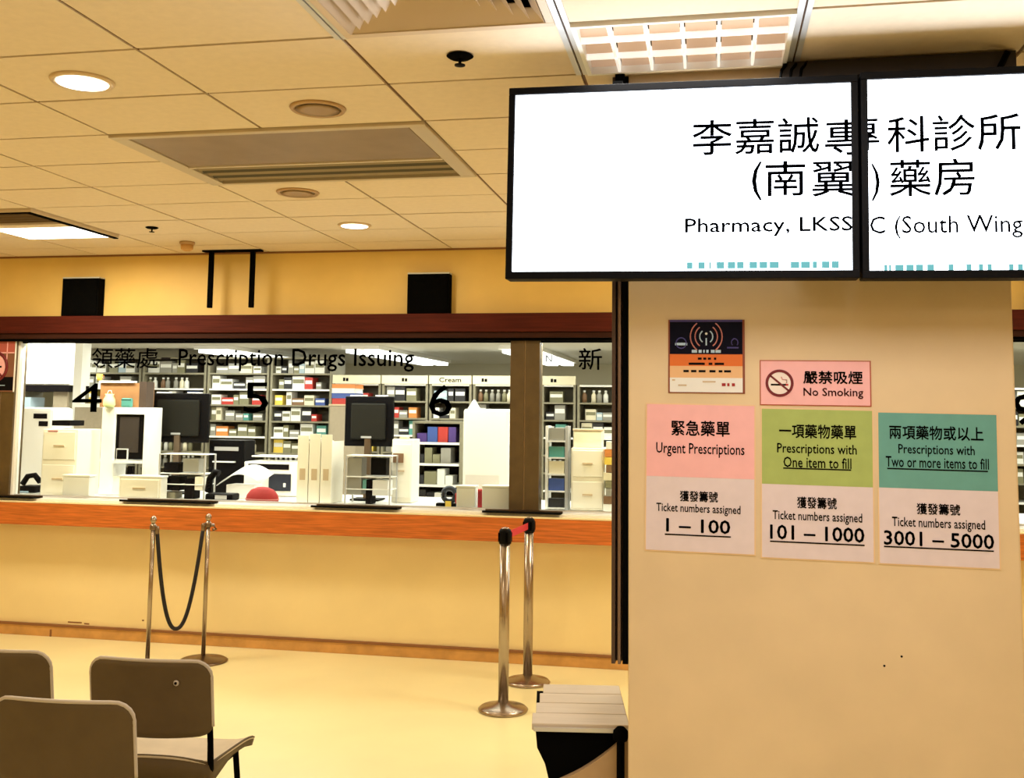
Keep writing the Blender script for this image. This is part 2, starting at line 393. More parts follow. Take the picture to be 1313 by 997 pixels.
# egg-crate troffer lamp beside the pillar: 6 x 3 cells
tx0, tx1, ty0, ty1 = XC0+7*XS+.02, XC0+8*XS-.02, YR0+.01, YR0+YS-.01
tr = thing('ceiling_lamp', 'lit ceiling lamp with a white egg-crate louvre of square cells above the left screen', 'ceiling lamp', ((tx0+tx1)/2, (ty0+ty1)/2, CE+.02))
hx, hy = (tx1-tx0)/2, (ty1-ty0)/2
bm = bmesh.new()
for a in ((-hx, hx, -hy, -hy+.014), (-hx, hx, hy-.014, hy), (-hx, -hx+.014, -hy+.014, hy-.014), (hx-.014, hx, -hy+.014, hy-.014)): box(bm, *a, -.030, .02)
obj('frame', bm, M['white'], tr)
lv_m = mat('louvre_white', (.90, .88, .84), .4, emit=.55)
for k in range(1, 6):
    x_ = -hx+k*2*hx/6; bx('louvre_blade', x_-.004, x_+.004, -hy+.014, hy-.014, -.027, .006, lv_m, tr)
for k in range(1, 3):
    y_ = -hy+k*2*hy/3; bx('louvre_blade', -hx+.014, hx-.014, y_-.004, y_+.004, -.027, .006, lv_m, tr)
for a in range(6):
    for b in range(3):
        xa = -hx+a*2*hx/6; ya = -hy+b*2*hy/3
        bm = bmesh.new(); w_, d_ = 2*hx/6, 2*hy/3
        # shallow curved reflector pan in each cell
        rows_ = []
        for v in range(5):
            t_ = v/4; rows_.append([bm.verts.new((xa+.008+(w_-.016)*q/2, ya+.008+(d_-.016)*t_, .020-.030*(2*t_-1)**2)) for q in range(3)])
        for r1, r2 in zip(rows_, rows_[1:]):
            for q in range(2): bm.faces.new((r1[q], r1[q+1], r2[q+1], r2[q])).smooth = True
        o = obj('reflector_cell', bm, mat('cell_glow', (.55, .38, .26), .5, emit=.4), tr)
# left troffer: dark louvre and glowing diffuser
lx0, lx1, ly0, ly1 = XC0+1*XS+.01, XC0+2*XS-.01, YR0+5*YS+.01, YR0+7*YS-.01
lt = thing('ceiling_lamp', 'lit recessed ceiling lamp at the far left, dark louvre on its near half', 'ceiling lamp', ((lx0+lx1)/2, (ly0+ly1)/2, CE+.02))
hx, hy = (lx1-lx0)/2, (ly1-ly0)/2
bm = bmesh.new()
for a in ((-hx, hx, -hy, -hy+.02), (-hx, hx, hy-.02, hy), (-hx, -hx+.02, -hy+.02, hy-.02), (hx-.02, hx, -hy+.02, hy-.02)): box(bm, *a, -.040, .0)
obj('frame', bm, M['ceil'], lt)
bx('dark_edge', hx-.035, hx-.004, -hy, hy, -.046, -.040, M['blackm'], lt); bx('dark_edge', -hx, hx-.02, -hy, -hy+.02, -.046, -.040, M['blackm'], lt)
for k in range(5): bx('louvre_blade', -hx+.02, hx-.02, -hy+.05+k*.07, -hy+.056+k*.07, -.036, -.004, M['steel_brown'], lt)
bx('louvre_back', -hx+.02, hx-.02, -hy+.02, -.06, -.004, 0, M['dark_back'], lt)
bx('tan_strip', -hx+.02, hx-.02, -.05, .05, -.036, -.022, M['ceil'], lt)
bx('diffuser', -hx+.02, hx-.02, .05, hy-.02, -.038, -.022, M['lamp'], lt)
def downlight(x, y, r, lit, label):
    t = thing('downlight', label, 'downlight', (x, y, CE), 0, 'round ceiling downlights')
    bm = bmesh.new(); lathe(bm, [(r, .004), (r*1.02, -.004), (r*.96, -.012), (r*.84, -.010), (r*.80, .0), (r*.80, .002)], n=32)
    obj('trim_ring', bm, mat('ring_brown', (.50, .32, .16), .35, metal=.3) if not lit else mat('ring_white', (.7, .55, .38), .3, metal=.3), t)
    bm = bmesh.new(); lathe(bm, [(r*.80, -.0115), (r*.5, -.0125), (r*.1, -.013)], n=32)
    obj('lamp_disc', bm, M['lamp'] if lit else mat('unlit_disc', (.36, .23, .11), .4), t)
downlight(-2.113, 3.103, .104, True, 'large lit round downlight at the upper left of the ceiling')
downlight(-1.428, 3.53, .102, False, 'unlit brown round downlight just before the air conditioning cassette')
downlight(-2.091, 4.93, .108, False, 'unlit brown round downlight just beyond the air conditioning cassette')
downlight(-2.12, 5.876, .100, True, 'small-looking lit downlight farthest back, near the counter wall')
def sprinkler(x, y, s, label):
    t = thing('sprinkler_head', label, 'sprinkler', (x, y, CE), 0, 'ceiling sprinkler heads')
    bm = bmesh.new(); lathe(bm, [(.055*s, 0), (.065*s, -.006*s), (.05*s, -.016*s), (.02*s, -.020*s)], n=20); obj('escutcheon', bm, M['blackm'], t)
    bm = bmesh.new(); lathe(bm, [(.009*s, -.018*s), (.007*s, -.045*s)], n=10); obj('stem', bm, M['black'], t)
    bm = bmesh.new(); lathe(bm, [(.008*s, -.045*s), (.026*s, -.047*s), (.026*s, -.052*s), (.006*s, -.054*s)], n=14); obj('deflector', bm, M['black'], t)
sprinkler(-.771, 3.06, .66, 'black sprinkler head on the tile between the slatted vent and the screens')
sprinkler(-3.41, 5.79, .62, 'black sprinkler head right of the left troffer lamp near the counter wall')
t = thing('smoke_detector', 'small brown round detector on the ceiling close to the counter wall', 'detector', (-3.476, 6.352, CE))
bm = bmesh.new(); lathe(bm, [(.05, .0), (.052, -.012), (.044, -.02)], n=20); obj('base_ring', bm, mat('ring_brown', (.5, .32, .16)), t)
bm = bmesh.new(); lathe(bm, [(.042, -.02), (.040, -.05), (.02, -.062)], n=20); obj('sensor_dome', bm, M['base'], t)

# ================================================================== ON THE COUNTER WALL
def wall_box(x0_, x1_, z1_, label):
    z0_ = 2.301; h = (x1_-x0_)/2; H = z1_-z0_
    t = thing('wall_speaker', label, 'speaker', ((x0_+x1_)/2, DW-.012, z0_), 0, 'black boxes standing on the wood beam')
    bx('cabinet', -h, h, -.066, .010, 0, H-.010, M['blackm'], t, .002)
    bx('grille', -h+.012, h-.012, -.072, -.066, .012, H-.022, mat('grille_black', (.002, .002, .002), .95, bump=.4, nscale=200, spec=.03), t)
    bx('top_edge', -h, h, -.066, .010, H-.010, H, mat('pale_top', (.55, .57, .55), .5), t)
wall_box(-4.683, -4.387, 2.587, 'black square wall speaker above the beam at the left, over the numeral four')
wall_box(-2.049, -1.754, 2.583, 'black square wall speaker above the beam, over the numeral six')
wall_box(1.93, 2.23, 2.585, 'black square wall speaker right of the tan pillar, partly hidden')
t = thing('ceiling_bracket', 'pair of thin black rods hanging from the ceiling before the ochre bulkhead', 'bracket', (-3.33, 6.73, CE))
bx('top_plate', -.22, .22, -.03, .03, -.012, -.0005, M['blackm'], t)
for x_ in (-.16, .155): bx('rod', x_-.016, x_+.016, -.014, .014, -.41, -.012, M['blackm'], t, .002)

# poster on the left post
t = thing('poster', 'red and black no-smoking poster cut off by the left edge of the picture', 'poster', (-5.27, DW-.024, 1.745))
bx('sheet', -.20, .195, -.002, 0, 0, .40, mat('poster_brown', (.22, .09, .05), .6), t)
bx('red_header', -.195, .185, -.0028, -.002, .29, .385, mat('poster_red', (.45, .10, .08), .6), t)
bx('white_rule', -.195, .185, -.0036, -.0028, .285, .294, M['pink'], t)
bx('white_rule', .12, .128, -.0036, -.0028, .24, .37, M['pink'], t)
bx('black_footer', -.195, .185, -.0028, -.002, .01, .11, M['ink'], t)
bx('cyan_line', -.195, .12, -.0036, -.0028, .045, .050, M['cyan'], t)
bm = bmesh.new(); tube(bm, [(.02+.11*math.cos(a*PI/16), -.004, .185+.11*math.sin(a*PI/16)) for a in range(32)], .010, 6, True); obj('ban_ring', bm, M['inkr'], t)
bm = bmesh.new(); lathe(bm, [(.095, 0), (.095, .001)], n=24)
for v in bm.verts: v.co = Vector((v.co.x+.02, -.0028-v.co.z, v.co.y+.185))
obj('ban_disc', bm, M['pink'], t)
bm = bmesh.new(); tube(bm, [(-.05, -.005, .255), (.09, -.005, .115)], .008, 6); obj('ban_bar', bm, M['inkr'], t)
bm = bmesh.new(); box(bm, -.05, .085, -.0046, -.004, .178, .192); obj('cigarette', bm, M['ink'], t)
for a in ((.19, .198, 0, .40), (-.20, .198, .396, .404)): bx('white_frame', a[0], a[1], -.005, 0, a[2], a[3], M['white'], t)

# ================================================================== SCREENS
SY = 3.10
def screen(label, x0_, x1_, z0_, z1_, ry):
    cx = (x0_+x1_)/2; h = (x1_-x0_)/2; H = z1_-z0_
    t = thing('wall_monitor', label, 'monitor', (cx, SY, (z0_+z1_)/2), 0, None)
    t.rotation_euler = (0, ry, 0)
    b = .022
    bx('housing', -h, h, .004, .06, -H/2, H/2, M['black'], t, .004)
    bx('rear_bulge', -h*.6, h*.6, .06, .09, -H*.33, H*.33, M['black'], t, .01)
    bm = bmesh.new()
    for a in ((-h, h, -H/2, -H/2+b*1.05), (-h, h, H/2-b, H/2), (-h, -h+b*.9, -H/2+b, H/2-b), (h-b*.9, h, -H/2+b, H/2-b)): box(bm, a[0], a[1], -.012, .004, a[2], a[3])
    obj('bezel', bm, M['black'], t, .002)
    bx('lit_panel', -h+b*.9, h-b*.9, -.001, .004, -H/2+b, H/2-b, M['screen'], t)
    return t, cx, (z0_+z1_)/2, h-b*.9
TVZ0, TVZ1 = 2.046, 2.648
ry1 = math.radians(.55)
s1, sc1, sz1, sh1 = screen('left-hand black-framed screen showing the first half of the pharmacy name', -0.6210, 0.4230, TVZ0, TVZ1, ry1)
s2, sc2, sz2, sh2 = screen('right-hand black-framed screen, cut by the picture edge, showing the end of the name', 0.4300, 1.4740, TVZ0-.012, TVZ1-.004, ry1)
def stext(t, cx, cz, hh, body, R_, m, bold=0, cut=None):
    x0_, x1_, z0_, z1_ = R_
    c = None if not cut else [(1, hh)] if cut == 'r' else [(-1, -hh)]
    o = fit_text(body, (x0_-cx, x1_-cx, z0_-cz, z1_-cz), -.0016, m, t, bold=bold, cut=c)
    return o
stext(s1, sc1, sz1, sh1, '李嘉誠', (-0.0560, 0.3140, 2.4190, 2.5280), M['scr_ink'], .014)
stext(s1, sc1, sz1, sh1, '專', (0.3290, 0.4520, 2.4090, 2.5170), M['scr_ink'], .014, 'r')
stext(s1, sc1, sz1, sh1, '(', (0.1190, 0.1490, 2.2790, 2.3970), M['scr_ink'], .014)
stext(s1, sc1, sz1, sh1, '南', (0.1580, 0.2740, 2.2910, 2.3970), M['scr_ink'], .014)
stext(s1, sc1, sz1, sh1, '翼', (0.2920, 0.4130, 2.2870, 2.3920), M['scr_ink'], .014, 'r')
stext(s1, sc1, sz1, sh1, 'Pharmacy, LKSS', (-0.0760, 0.4050, 2.1710, 2.2290), mat('screen_ink_teal', (.006, .02, .05), .6), .022, 'r')
stext(s2, sc2, sz2, sh2, '專', (0.3730, 0.4830, 2.4080, 2.5150), M['scr_ink'], .010, 'l')
stext(s2, sc2, sz2, sh2, '科診所', (0.5040, 0.8660, 2.4030, 2.5110), M['scr_ink'], .010)
stext(s2, sc2, sz2, sh2, ')', (0.4580, 0.4820, 2.2610, 2.3720), M['scr_ink'], .010)
stext(s2, sc2, sz2, sh2, '藥房', (0.5080, 0.7410, 2.2730, 2.3820), M['scr_ink'], .010)
stext(s2, sc2, sz2, sh2, 'C (South Wing)', (0.4530, 0.8830, 2.1490, 2.2170), mat('screen_ink_light', (.10, .07, .20), .5), .008)
def dashes(t, cx, cz, xs, py_m, m, hgt):
    for xa, xb in xs: bx('caption_mark', xa-cx, xb-cx, -.0016, -.0011, py_m-cz, py_m-cz+hgt, m, t)
for a, b in [(-0.0700, -0.0530), (-0.0370, -0.0170), (-0.0050, 0.0010), (0.0170, 0.0400), (0.0490, 0.0720), (0.0760, 0.0960), (0.1120, 0.1350), (0.1410, 0.1640), (0.1700, 0.1970), (0.2300, 0.2550), (0.2590, 0.2850), (0.2920, 0.3050), (0.3180, 0.3400), (0.3450, 0.3660)]: bx('caption_mark', a-sc1, b-sc1, -.0016, -.0011, 2.0760-sz1, 2.0760-sz1+.020, M['scr_teal'], s1)
for a, b in [(0.4910, 0.5000), (0.5040, 0.5100), (0.5210, 0.5440), (0.5510, 0.5720), (0.5780, 0.5970), (0.6080, 0.6270), (0.6650, 0.6790), (0.7130, 0.7270), (0.7460, 0.7580), (0.7690, 0.7810), (0.8260, 0.8380), (0.8490, 0.8630)]: bx('caption_mark', a-sc2, b-sc2, -.0016, -.0011, 2.0550-sz2, 2.0550-sz2+.020, M['scr_teal'], s2)
# mount behind the screens, fixed to the pillar
mt = thing('screen_mount', 'black steel bracket assembly holding both screens to the pillar top', 'bracket', (.55, 3.25, 2.30))
bx('wall_plate', -.30, .33, .060, .0885, -.20, .40, M['blackm'], mt)
bx('cross_rail', -.95, .60, -.055, -.030, .02, .08, M['blackm'], mt)
bx('cross_rail', -.95, .60, -.055, -.030, -.12, -.06, M['blackm'], mt)
for x_ in (-.25, .25): bx('arm', x_-.02, x_+.02, -.030, .060, -.10, .06, M['blackm'], mt)
bx('top_box', -.325, .36, .02, .0885, .400, .452, mat('mount_brown', (.018, .010, .006), .6), mt)
for x_ in (-.33, -.30, -.27):
    bm = bmesh.new(); tube(bm, [(x_+.02, .03, .452), (x_, .0, .42), (x_-.01, -.02, .36), (x_-.01, -.04, .30)], .005, 8); obj('cable', bm, M['blackm'], mt)
bm = bmesh.new(); tube(bm, [(.33, .0, .44), (.30, -.01, .38), (.29, -.02, .30)], .010, 8); obj('cable', bm, M['blackm'], mt)
bx('small_block', -.855, -.825, .04, .07, .385, .452, M['blackm'], mt)
bx('block_arm', -.855, -.825, -.035, .04, .385, .40, M['blackm'], mt)
bx('block_stem', -.845, -.835, -.045, -.035, .07, .39, M['blackm'], mt)

# ================================================================== POSTERS ON THE PILLAR
PF = PY-.0015
def sheet(name, label, R_, ry, cat='poster'):
    x0_, x1_, z0_, z1_ = R_
    t = thing(name, label, cat, ((x0_+x1_)/2, PF, (z0_+z1_)/2)); t.rotation_euler = (0, ry, 0)
    return t, (x0_+x1_)/2, (z0_+z1_)/2
def ltext(t, cx, cz, body, R_, m, bold=0):
    x0_, x1_, z0_, z1_ = R_
    return fit_text(body, (x0_-cx, x1_-cx, z0_-cz, z1_-cz), -.0032, m, t, bold=bold)
def ticket(label, R_, zs, colm, ry, head, l1, l2, R3, note, num, rr_):
    t, cx, cz = sheet('ticket_notice', label, R_, ry)
    x0_, x1_, z0_, z1_ = [R_[0]-cx, R_[1]-cx, R_[2]-cz, R_[3]-cz]; zs -= cz
    bx('laminate_sleeve', x0_-.004, x1_+.004, -.0010, .0010, z0_-.004, z1_+.004, mat('laminate', (.85, .62, .38), .25), t)
    bx('white_half', x0_, x1_, -.0022, -.0010, z0_, zs, M['mauve'], t)
    bx('colour_half', x0_, x1_, -.0026, -.0010, zs, z1_, colm, t)
    for body, rc_, bd in head: ltext(t, cx, cz, body, rc_, l1, bd)
    for body, rc_, bd in note: ltext(t, cx, cz, body, rc_, l2, bd)
    for rc_ in num: bx('underline', rc_[0]-cx, rc_[1]-cx, -.0032, -.0026, rc_[2]-cz, rc_[2]-cz+.0042, l2, t)
    return t
ry = math.radians(.6)
ticket('pink and white notice for urgent prescriptions, ticket numbers 1 to 100', (-0.2080, 0.1260, 1.2160, 1.6730), (-0.0400, 1.4460)[1], M['pink'], ry,
  [('緊急藥單', (-0.1310, 0.0510, 1.5750, 1.6240), .03), ('Urgent Prescriptions', (-0.1780, 0.0960, 1.5090, 1.5530), .02)], M['ink'], M['ink'], 0,
  [('獲發籌號', (-0.1030, 0.0150, 1.3700, 1.4040), .03), ('Ticket numbers assigned', (-0.1760, 0.0840, 1.3290, 1.3630), .02), ('1 – 100', (-0.1450, 0.0530, 1.2740, 1.3170), .03)], [(-0.1490, 0.0550, 1.2640, 1.2690)], 0)
ticket('green and white notice for one-item prescriptions, ticket numbers 101 to 1000', (0.1490, 0.4780, 1.2060, 1.6620), (0.3150, 1.4300)[1], M['green'], ry,
  [('一項藥物藥單', (0.2010, 0.4310, 1.5730, 1.6170), .03), ('Prescriptions with', (0.1950, 0.4320, 1.5180, 1.5570), .02), ('One item to fill', (0.2140, 0.4160, 1.4830, 1.5160), .02)], M['ink'], M['ink'], 0,
  [('獲發籌號', (0.2540, 0.3720, 1.3590, 1.3950), .03), ('Ticket numbers assigned', (0.1810, 0.4460, 1.3140, 1.3500), .02), ('101 – 1000', (0.1730, 0.4520, 1.2620, 1.3070), .03)], [(0.1730, 0.4520, 1.2530, 1.2580), (0.2130, 0.4150, 1.4780, 1.4830)], 0)
ticket('teal and white notice for two or more items, ticket numbers 3001 to 5000', (0.4960, 0.8340, 1.2010, 1.6540), (0.6670, 1.4270)[1], M['teal'], ry,
  [('兩項藥物或以上', (0.5270, 0.7970, 1.5740, 1.6170), .03), ('Prescriptions with', (0.5530, 0.7710, 1.5230, 1.5600), .02), ('Two or more items to fill', (0.5160, 0.8100, 1.4900, 1.5230), .02)], M['ink'], M['ink'], 0,
  [('獲發籌號', (0.6030, 0.7270, 1.3510, 1.3850), .03), ('Ticket numbers assigned', (0.5320, 0.7960, 1.3040, 1.3410), .02), ('3001 – 5000', (0.5080, 0.8200, 1.2560, 1.3000), .03)], [(0.5080, 0.8190, 1.2490, 1.2540), (0.5200, 0.8070, 1.4830, 1.4880)], 0)
# no smoking sign
R_ = (0.1460, 0.4800, 1.6740, 1.8150)
t, cx, cz = sheet('no_smoking_sign', 'small pink no-smoking sign above the green notice on the pillar', R_, math.radians(.3), 'sign')
hx, hz = (R_[1]-R_[0])/2, (R_[3]-R_[2])/2
bx('backing', -hx, hx, -.0008, .001, -hz, hz, mat('sign_edge', (.45, .10, .05), .5), t)
bx('face', -hx+.003, hx-.004, -.0020, -.0008, -hz+.003, hz-.003, M['pink'], t)
q = (0.1600, 0.2520, 1.6980, 1.7880); ccx, ccz = (q[0]+q[1])/2-cx, (q[2]+q[3])/2-cz; rad = (q[1]-q[0])/2*.93
bm = bmesh.new(); lathe(bm, [(rad*.93, 0), (rad*.93, .0004)], n=32)
for v in bm.verts: v.co = Vector((v.co.x+ccx, -.0021-v.co.z, v.co.y+ccz))
obj('white_disc', bm, mat('sign_white', (.86, .76, .72), .5), t)
bm = bmesh.new()
N = 36
ro, ri = rad*1.0, rad*.80
vo = [bm.verts.new((ccx+ro*math.cos(2*PI*k/N), -.003, ccz+ro*math.sin(2*PI*k/N))) for k in range(N)]
vi = [bm.verts.new((ccx+ri*math.cos(2*PI*k/N), -.003, ccz+ri*math.sin(2*PI*k/N))) for k in range(N)]
for k in range(N): bm.faces.new((vo[k], vo[(k+1) % N], vi[(k+1) % N], vi[k]))
obj('ban_ring', bm, M['inkr'], t)
bm = bmesh.new(); vs = box(bm, -rad*.85, rad*.85, -.0030, -.0026, -.0030, .0030)
for v in vs: v.co = Matrix.Rotation(math.radians(40), 3, 'Y') @ v.co; v.co.x += ccx; v.co.z += ccz
obj('ban_bar', bm, M['inkr'], t)
bx('cigarette', ccx-rad*.62, ccx+rad*.62, -.0028, -.0024, ccz-.0075, ccz-.002, M['ink'], t)
bx('ember', ccx+rad*.45, ccx+rad*.62, -.0029, -.0024, ccz-.0075, ccz-.002, M['belt'], t)
bm = bmesh.new(); tube(bm, [(ccx+rad*.5, -.0028, ccz+.001), (ccx+rad*.52, -.0028, ccz+.010), (ccx+rad*.2, -.0028, ccz+.012), (ccx+rad*.12, -.0028, ccz+.020)], .0016, 6); obj('smoke_curl', bm, M['rose'], t)
ltext(t, cx, cz, '嚴禁吸煙', (0.2780, 0.4550, 1.7420, 1.7830), M['ink'], .035)
ltext(t, cx, cz, 'No Smoking', (0.2780, 0.4560, 1.6970, 1.7300), M['inkr'], .02)
# navy and orange wireless poster
R_ = (-0.1380, 0.1010, 1.7100, 1.9440)
t, cx, cz = sheet('wireless_poster', 'navy and orange wireless network poster, highest of the sheets on the pillar', R_, math.radians(.2))
hx, hz = (R_[1]-R_[0])/2, (R_[3]-R_[2])/2
def fr(a): return hz-2*hz*a       # fraction down the sheet
def fx(a): return -hx+2*hx*a
bx('backing', -hx, hx, -.0008, .001, -hz, hz, mat('poster_edge', (.25, .06, .03), .5), t)
for (a, b, mm, k) in ((0, .03, 'indigo', 'top_rule'), (.03, .47, 'navy', 'navy_field'), (.47, .63, 'orange', 'orange_band'), (.63, .79, 'peach', 'peach_band'), (.79, .985, 'paper', 'white_foot')):
    bx(k, fx(.02), fx(.97), -.0018, -.0008, fr(b), fr(a), M[mm], t)
ox, oz = fx(.50), fr(.23)
for sgn in (-1, 1):
    for k, rd in enumerate((.036, .062, .088)):
        rd *= hx/.11*.52
        bm = bmesh.new(); tube(bm, [(ox+sgn*rd*math.cos(a), -.0026, oz+rd*math.sin(a)*1.05) for a in [(-.95+.19*q) for q in range(11)]], .0022, 6); obj('signal_arc', bm, M['rose'] if k else M['cyan'], t)
bx('antenna', ox-.0022, ox+.0022, -.0026, -.0018, fr(.35), fr(.25), M['cyan'], t)
bm = bmesh.new(); lathe(bm, [(.004, 0), (.004, .001)], n=12)
for v in bm.verts: v.co = Vector((v.co.x+ox, -.0026+v.co.z*.5, v.co.y+fr(.19)))
obj('antenna_tip', bm, M['paper'], t)
bm = bmesh.new(); tube(bm, [(fx(.17)+.016*math.cos(a*PI/8), -.0026, fr(.32)+.017*math.sin(a*PI/8)) for a in range(16)], .002, 6, True); obj('round_emblem', bm, M['indigo'], t)
bx('emblem_band', fx(.09), fx(.25), -.0030, -.0018, fr(.35), fr(.315), M['cyan'], t)
bm = bmesh.new(); tube(bm, [(fx(.87)+.010*math.cos(a*PI/8), -.0026, fr(.31)+.012*math.sin(a*PI/8)) for a in range(-2, 11)], .002, 6); obj('curl_emblem', bm, M['indigo'], t)
bx('emblem_foot', fx(.77), fx(.92), -.0026, -.0018, fr(.39), fr(.37), M['indigo'], t)
for a, b in ((.31, .38), (.40, .44), (.46, .48), (.50, .53), (.56, .61), (.62, .69)): bx('print_mark', fx(a), fx(b), -.0026, -.0018, fr(.45), fr(.41), M['cyan'], t)
for z_, spans in ((.53, ((.39, .44), (.46, .50), (.52, .56), (.60, .63))), (.60, ((.27, .48), (.53, .58), (.61, .73))), (.70, ((.20, .27), (.30, .37), (.40, .49), (.54, .62), (.66, .71), (.73, .82)))):
    for a, b in spans: bx('print_mark', fx(a), fx(b), -.0026, -.0018, fr(z_+.015), fr(z_-.015), M['ink'], t)
for a, b, z_ in ((.05, .09, .82), (.13, .24, .89), (.45, .62, .84)): bx('print_mark', fx(a), fx(b), -.0026, -.0018, fr(z_+.012), fr(z_-.008), M['beige'], t)
for a, b in ((.70, .75), (.77, .80), (.83, .87)): bx('print_mark', fx(a), fx(b), -.0026, -.0018, fr(.90), fr(.86), M['red'], t)

# ================================================================== STANCHIONS
def rope_post(x, y, label):
    t = thing('rope_stanchion', label, 'stanchion', (x, y, 0), 0, 'rope stanchions before the counter')
    bm = bmesh.new(); lathe(bm, [(.155, 0), (.158, .008), (.14, .018), (.05, .028), (.02, .04)], n=40); obj('base', bm, M['steel_dark'], t)
    bm = bmesh.new(); cyl(bm, 0, 0, .035, .90, .0135); obj('post', bm, M['steel'], t)
    bm = bmesh.new(); lathe(bm, [(.020, .862), (.022, .868), (.022, .886), (.018, .895)], n=20); obj('collar', bm, M['steel_dark'], t)
    bm = bmesh.new(); lathe(bm, [(.008, .895), (.012, .905), (.020, .918), (.021, .928), (.014, .944), (.003, .950)], n=20); obj('finial', bm, M['steel'], t)
    return t
rope_post(-3.53, 6.17, 'slim rope stanchion on the left, its foot hidden behind the chair')
r2 = rope_post(-3.272, 6.41, 'slim rope stanchion with a round dark base, standing right of the hanging rope')
bm = bmesh.new(); tube(bm, [(-.02, 0, .875), (.035, .01, .875), (.05, .012, .85), (.03, .008, .845)], .010, 8); obj('spare_hook', bm, M['steel_dark'], r2)
A = Vector((-3.508, 6.180, .865)); B = Vector((-3.300, 6.398, .868)); pts = []
a_, b_ = 7.5, .0
for k in range(41):
    s = k/40; u = 2*s-1
    z = .866 - .64*(1-abs(u)**2.3)
    pts.append((A.x+(B.x-A.x)*s, A.y+(B.y-A.y)*s, z))
rp = thing('barrier_rope', 'black rope sagging deeply between the two slim stanchions', 'rope', (-3.40, 6.29, .23))
bm = bmesh.new(); tube(bm, pts, .0125, 10); o = obj('rope', bm, M['rope'], rp); o.location = (3.40, -6.29, -.23)
for p in (A, B):
    bm = bmesh.new(); lathe(bm, [(.011, -.03), (.015, -.028), (.015, .012), (.008, .02)], (p.x, p.y, p.z), 12); o = obj('end_cap', bm, M['steel_dark'], rp); o.location = (3.40, -6.29, -.23)
def belt_post(x, y, label):
    t = thing('belt_stanchion', label, 'stanchion', (x, y, 0), 0, 'belt stanchions before the counter')
    bm = bmesh.new(); lathe(bm, [(.135, 0), (.139, .010), (.125, .022), (.06, .034), (.033, .05)], n=40); obj('base', bm, M['steel'], t)
    bm = bmesh.new(); cyl(bm, 0, 0, .045, .92, .0285, 28); obj('post', bm, M['steel'], t)
    bm = bmesh.new(); lathe(bm, [(.033, .905), (.035, .91), (.035, .975), (.030, .985), (.022, .990)], n=28); obj('belt_head', bm, M['black'], t)
    bm = bmesh.new(); lathe(bm, [(.022, .990), (.020, .994), (.006, .996)], n=20); obj('cap', bm, M['steel'], t)
    for k in range(4):
        a = k*PI/2+.5; bx('belt_slot', .034*math.cos(a)-.006, .034*math.cos(a)+.006, .034*math.sin(a)-.006, .034*math.sin(a)+.006, .918, .968, M['blackm'], t)
    return t
belt_post(-1.148, 5.775, 'nearer thick steel belt stanchion with a round base')
belt_post(-1.118, 6.38, 'farther thick steel belt stanchion with a dark head against the wood counter')
bm = bmesh.new(); box(bm, -1.149, -1.147, 5.82, 6.0, .925, .965)
vs = bm.verts[:]
for v in vs:
    if v.co.y > 5.9: v.co.y = 6.335; v.co.x += .03
bl = tag(obj('barrier_belt', bm, M['belt']), 'short red belt stretched between the two belt stanchions', 'belt')

# ================================================================== CHAIRS
def back_panel(w_, z0_, z1_, rt, rb, ybulge, tilt, nx=20, nz=10):
    bm = bmesh.new(); g_ = []
    def corner(x, r): 
        d = abs(x)-(w_/2-r)
        return 0 if d <= 0 else r-math.sqrt(max(0, r*r-d*d))
    for i in range(nx+1):
        x = -w_/2*math.cos(PI*i/nx); col_ = []
        zt = z1_-corner(x, rt); zb = z0_+corner(x, rb)*.6+.012*(1-(2*x/w_)**2)*-1
        for j in range(nz+1):
            z = zb+(zt-zb)*j/nz
            y = -ybulge*(1-(2*x/w_)**2)-(z-z0_)*tilt
            col_.append(bm.verts.new((x, y, z)))
        g_.append(col_)
    for a, b in zip(g_, g_[1:]):
        for j in range(nz): bm.faces.new((a[j], b[j], b[j+1], a[j+1])).smooth = True
    rim = [v.co.copy() for v in [c[-1] for c in g_]]
    left = [v.co.copy() for v in g_[0]][::-1]; right = [v.co.copy() for v in g_[-1]][::-1]
    return bm, left[::-1]+rim[1:-1]+right
